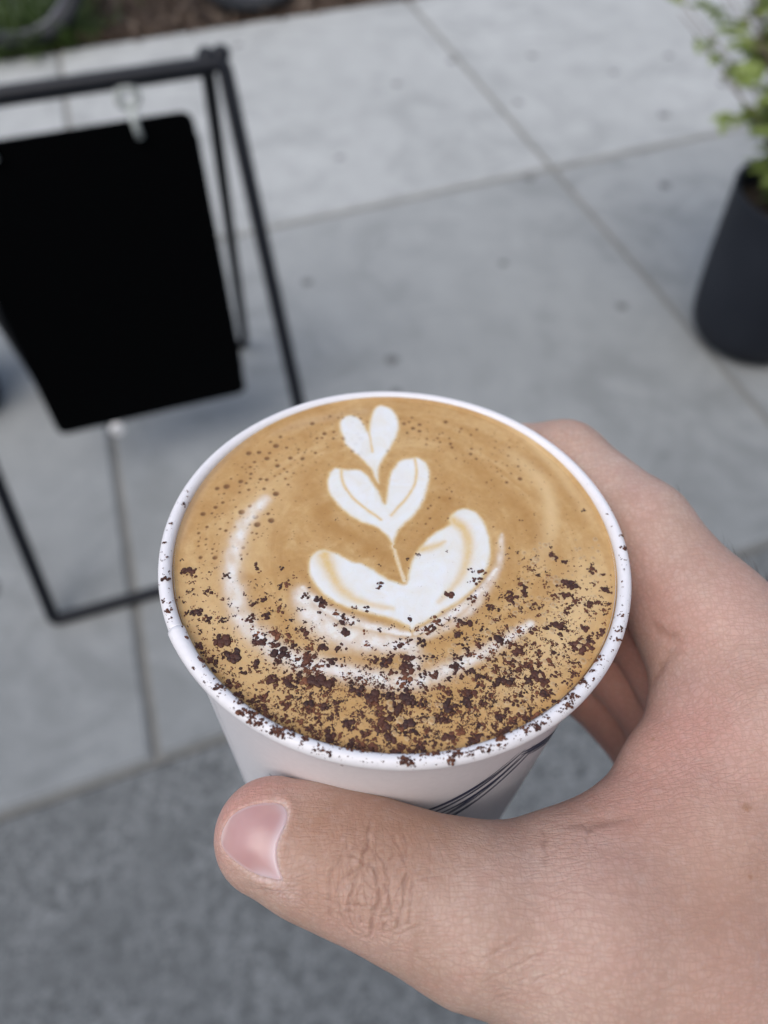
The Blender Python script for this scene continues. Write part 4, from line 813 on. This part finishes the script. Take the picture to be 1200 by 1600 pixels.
# creases of the thumb knuckle, the web and the finger root
disp = np.zeros(len(hv)); tint = np.zeros((len(hv), 3)); crs = np.zeros(len(hv))
def near(pts, rad):
    pts = np.asarray(pts); lo, hi = pts.min(0) - rad, pts.max(0) + rad
    return np.nonzero(np.all((hv > lo) & (hv < hi), axis=1))[0]
def chaik3(p, it=2):
    p = np.asarray(p, float)
    for _ in range(it):
        a, b = p[:-1], p[1:]; p = np.vstack([p[:1], np.stack([.75 * a + .25 * b, .25 * a + .75 * b], 1).reshape(-1, 3), p[-1:]])
    return p
for pts, w, dep in CREASES:
    if len(pts) < 2: continue
    pp = chaik3(pts); ii = near(pp, 3); Q = hv[ii]; d = np.full(len(Q), 9.); tt = np.zeros(len(Q)); n = len(pp) - 1
    jig = np.stack([np.sin(Q @ np.array(v_) * 2.1) for v_ in ((1, .7, -.4), (-.6, 1, .8), (.3, -.9, 1))], 1) * .17
    Q = Q + jig
    for k in range(n):
        ab = pp[k + 1] - pp[k]; t = np.clip(((Q - pp[k]) @ ab) / (ab @ ab + 1e-9), 0, 1); e = np.linalg.norm(Q - pp[k] - t[:, None] * ab, axis=1); x = e < d; d[x] = e[x]; tt[x] = (k + t[x]) / n
    fade = np.sin(np.pi * np.clip(.06 + .88 * tt, 0, 1)) ** .7
    g = np.exp(-(d / w) ** 2) * fade
    disp[ii] -= dep * g; disp[ii] += dep * .16 * np.exp(-((d - 2.8 * w) / (1.6 * w)) ** 2) * fade; crs[ii] = np.maximum(crs[ii], g * min(1, dep / .35))
# swelling between the knuckle folds
# nail bed: sink the skin inside the nail outline and raise a soft fold round it
NP_ = np.array(NAIL); nc = NP_.mean(0); nn_ = grad(hand_sdf, nc[None])[0]
ax_t = np.array(TH[0]) - np.array(TH[2]); ax_t -= nn_ * (ax_t @ nn_); ax_t /= np.linalg.norm(ax_t); ay_t = np.cross(nn_, ax_t)
npoly = chaikin(np.stack([(NP_ - nc) @ ax_t, (NP_ - nc) @ ay_t], 1), 2)
ii = near(NP_, 5); Q = hv[ii] - nc; front = (hn[ii] @ nn_) > -.2
nd = poly_d(np.stack([Q @ ax_t, Q @ ay_t], 1), npoly); nd = np.where(front, nd, 9.)
disp[ii] -= .60 * sstep(.22, -.3, nd); disp[ii] += .30 * np.exp(-((nd - .75) / .75) ** 2) * sstep(2.5, -2., Q @ ax_t) 
qa = Q @ ax_t; cut = np.zeros(len(hv)); cut[ii] = np.exp(-((nd - .2) / .33) ** 2) * (.25 + .75 * sstep(1.5, -2.5, qa)) * np.clip(.75 + .6 * np.sin(hv[ii] @ np.array((5.1, 3.7, -4.3))) * np.sin(hv[ii] @ np.array((-2.9, 6.1, 3.3))), .15, 1)
knu = np.zeros(len(hv))
for p, r, kind, a in TINTS:
    if kind == 'knuckle': knu = np.maximum(knu, a * np.exp(-((hv - np.array(p)) ** 2).sum(1) / (r * r))); continue
    g = a * np.exp(-((hv - np.array(p)) ** 2).sum(1) / (r * r)); k = {'pale': 0, 'red': 0, 'brown': 1, 'mole': 1, 'blue': 2}[kind]
    if kind == 'pale': cut = np.maximum(cut, g * np.clip(.6 + .8 * np.sin(hv @ np.array((6.1, 4.7, -4.3))) * np.sin(hv @ np.array((-3.9, 7.1, 4.3))), 0, 1)); continue
    if kind == 'mole': tint[:, 1] = np.maximum(tint[:, 1], np.where(g > .3, 2.2 * g, 0))
    else: tint[:, k] += g
tint[:, 0] += 1.35 * sstep(-22, -34, hv[:, 2]) * sstep(64, 56, hv[:, 0]) * sstep(-32, -22, hv[:, 1])  # redder palm-side skin, also standing in for the shade inside the grip
hv = hv + hn * disp[:, None]
m = Mat('skin', (.5, .33, .27), .5, Specular_IOR_Level=.38)
t_ = m.attr('tint'); k_ = m.attr('fold'); 
n1_ = m.noise(55, 6, .68, dist=.5); n2_ = m.noise(210, 4, .6)
c = m.ramp(n1_, (.30, (.43, .277, .212)), (.5, (.505, .350, .282)), (.70, (.565, .415, .345)))
c = m.mix(m.ramp(n2_, (.5, 0.), (.75, .4)), c, (.455, .258, .208))
c = m.mix(m.ramp(m.noise(24, 3, .6, dist=.8), (.48, 0.), (.66, .5)), c, (.53, .315, .27)); c = m.mix(m.math('MULTIPLY', t_[0], .75), c, (.56, .27, .225)); c = m.mix(m.math('MULTIPLY', t_[1], .8), c, (.34, .175, .10)); c = m.mix(m.math('MULTIPLY', t_[2], .6), c, (.40, .34, .32))
c = m.mix(m.math('MULTIPLY', k_[0], .75), c, (.25, .12, .08))
c = m.mix(m.math('MULTIPLY', k_[1], .5), c, (.74, .58, .56))
wv = m.n.new('ShaderNodeVectorMath'); wv.operation = 'MULTIPLY_ADD'; wt = m.n.new('ShaderNodeTexNoise'); wt.inputs['Scale'].default_value = 130; m.lk(m.c.outputs['Object'], wt.inputs['Vector'])
m.lk(wt.outputs['Color'], wv.inputs[0]); wv.inputs[1].default_value = (.0022, .0022, .0022); m.lk(m.c.outputs['Object'], wv.inputs[2])
def warp(scale, rot):
    mp = m.n.new('ShaderNodeMapping'); mp.inputs['Scale'].default_value = scale; mp.inputs['Rotation'].default_value = rot; m.lk(wv.outputs[0], mp.inputs[0]); return mp.outputs[0]
vA = warp((230, 1350, 900), (0, 0, R_(-30))); vB = warp((1250, 360, 900), (0, R_(20), R_(-38)))
l1 = m.ramp(m.voro(1.0, 'DISTANCE_TO_EDGE', vA), (0., 0.), (.16, 1.)); l2 = m.ramp(m.voro(1.0, 'DISTANCE_TO_EDGE', vB), (0., 0.), (.14, 1.))
cell = m.ramp(m.voro(1500, 'DISTANCE_TO_EDGE'), (0., 0.), (.2, 1.))
h1 = m.math('ADD', m.math('MULTIPLY', l1, .55), m.math('MULTIPLY', l2, .35)); h1 = m.math('ADD', h1, m.math('MULTIPLY', cell, .25)); h1 = m.math('ADD', h1, m.math('MULTIPLY', m.noise(1800, 3), .35)); kn = m.ramp(m.voro(1.0, 'DISTANCE_TO_EDGE', warp((950, 420, 520), (0, 0, R_(8)))), (0., 0.), (.22, 1.)); h1 = m.math('ADD', h1, m.math('MULTIPLY', m.math('MULTIPLY', kn, k_[2]), .85)); c = m.mix(m.math('MULTIPLY', k_[2], m.ramp(kn, (0., .5), (.6, 0.))), c, (.27, .14, .09))
lines = m.math('MULTIPLY', l1, l2); c = m.mix(m.ramp(lines, (0., .32), (.9, 0.)), c, (.33, .185, .135)); c = m.mix(m.ramp(m.noise(600, 4, .7), (.52, 0.), (.75, .3)), c, (.56, .42, .37)); m.color(c)
h1 = m.math('MULTIPLY', h1, m.ramp(m.noise(70, 3, .6), (.3, .45), (.65, 1.)))
m.bump(h1, .5, .00017)
m.b.inputs['Subsurface Weight'].default_value = .35; m.b.inputs['Subsurface Radius'].default_value = (.0035, .0013, .0007); m.b.inputs['Subsurface Scale'].default_value = 1.0
m.rough(m.ramp(m.noise(160, 3), (.3, .46), (.7, .6)))
M_skin = m.m
fold = np.zeros((len(hv), 3)); fold[:, 0] = crs; fold[:, 1] = np.clip(cut, 0, 1); fold[:, 2] = knu
hand = np_mesh('person', hv * mm, hf, M_skin, None, True, {'tint': np.clip(tint, 0, 1), 'fold': fold}); hand.location = CUP_C
tag(hand, 'bare right hand gripping the white paper cup with its thumb in front', 'person')
# fine hairs along the back of the hand
bm = bmesh.new(); sel = np.nonzero((hv[:, 0] > 50) & (hv[:, 0] < 82) & (hv[:, 1] > -30) & (hv[:, 1] < 18) & (hv[:, 2] > -24) & (hn[:, 1] > .45) & (hn[:, 0] > .2) & (hn[:, 2] > -.2))[0]
for k in nrg.choice(sel, 70, replace=False):
    p = Vector(hv[k]); n_ = Vector(hn[k]); d_ = Vector((-.5, .55, .35)); d_ = (d_ - n_ * d_.dot(n_)).normalized(); L = nrg.uniform(1.6, 3.6); d_.rotate(Matrix.Rotation(nrg.uniform(-.5, .5), 3, n_))
    tube(bm, [p * mm, (p + d_ * L * .5 + n_ * L * .30) * mm, (p + d_ * L + n_ * L * .42) * mm], [.000024, .000018, .000006], 4)
hair = bm_obj('hair', bm, simple('hair', (.03, .02, .015), (.05, .03, .02), .5), hand, True); hair['kind'] = 'stuff'
# thumbnail: a curved plate set into the nail bed
gx = np.linspace(npoly[:, 0].min() - .2, npoly[:, 0].max() + .2, 60); gy = np.linspace(npoly[:, 1].min() - .2, npoly[:, 1].max() + .2, 60)
GX, GY = np.meshgrid(gx, gy, indexing='ij'); q2 = np.stack([GX.ravel(), GY.ravel()], 1); ndv = poly_d(q2, npoly)
P = nc + q2[:, :1] * ax_t + q2[:, 1:] * ay_t + nn_ * 6
for _ in range(40): P = P - nn_ * (np.clip(hand_sdf(P), -2, 4) * .8)[:, None]
rel = (P - nc) @ nn_
P = P - nn_ * (.10 + .5 * sstep(-.3, .25, ndv) - .10 * sstep(0, -3.5, ndv))[:, None]
ok = (ndv < .28).reshape(60, 60); ids = np.arange(3600).reshape(60, 60)
fq = np.stack([ids[:-1, :-1], ids[1:, :-1], ids[1:, 1:], ids[:-1, 1:]], -1).reshape(-1, 4); kq = ok.ravel()[fq].all(1) & (np.abs(rel)[fq] < 7).all(1); fq = fq[kq]
u_, inv = np.unique(fq, return_inverse=True)
tipw = sstep(npoly[:, 0].max() - 1.2, npoly[:, 0].max() - .4, q2[:, 0]); cutw = sstep(-.55, -.1, ndv)
m = Mat('nail', (.55, .30, .30), .34, Specular_IOR_Level=.5); t_ = m.attr('nail')
c = m.ramp(m.noise(110, 3), (.35, (.46, .26, .25)), (.68, (.54, .335, .315)))
c = m.mix(m.math('MULTIPLY', t_[1], .6), c, (.72, .55, .55)); c = m.mix(m.math('MULTIPLY', t_[0], .55), c, (.75, .55, .5)); c = m.mix(m.math('MULTIPLY', t_[2], .55), c, (.62, .51, .54)); m.color(c)  # last mix paints the glare beside the cuticle as a pale band
rid = m.noise(1.0, 3, .5, m.mapped((120, 1500, 1500))); m.bump(rid, .08, .0002)
m.b.inputs['Coat Weight'].default_value = .0; m.b.inputs['Coat Roughness'].default_value = .25
m.b.inputs['Subsurface Weight'].default_value = .3; m.b.inputs['Subsurface Radius'].default_value = (.002, .0008, .0005); m.b.inputs['Subsurface Scale'].default_value = 1.0
nl = np_mesh('thumbnail', P[u_] * mm, inv.reshape(-1, 4), m.m, hand, True, {'nail': np.stack([tipw, cutw, np.exp(-((ndv + .35) / .75) ** 2) * sstep(.5, -2.5, q2[:, 0])], 1)[u_]})
# sleeve at the far end of the forearm, out of frame
M_cloth = simple('sleeve cloth', (.03, .032, .04), (.045, .047, .055), .95, 300)
bm = bmesh.new(); A_ = Vector((126, -120, -70)); B2 = Vector((250, -290, -140)); dr = (B2 - A_).normalized(); 
tube(bm, [(A_ + dr * t) * mm for t in (0, 2, 4, 30, 60, 100, 150, 200)], [r * mm for r in (27.5, 30, 30.5, 31, 33, 34, 37, 41)], 28, cap=False)
bm_obj('sleeve', bm, M_cloth, hand, True)
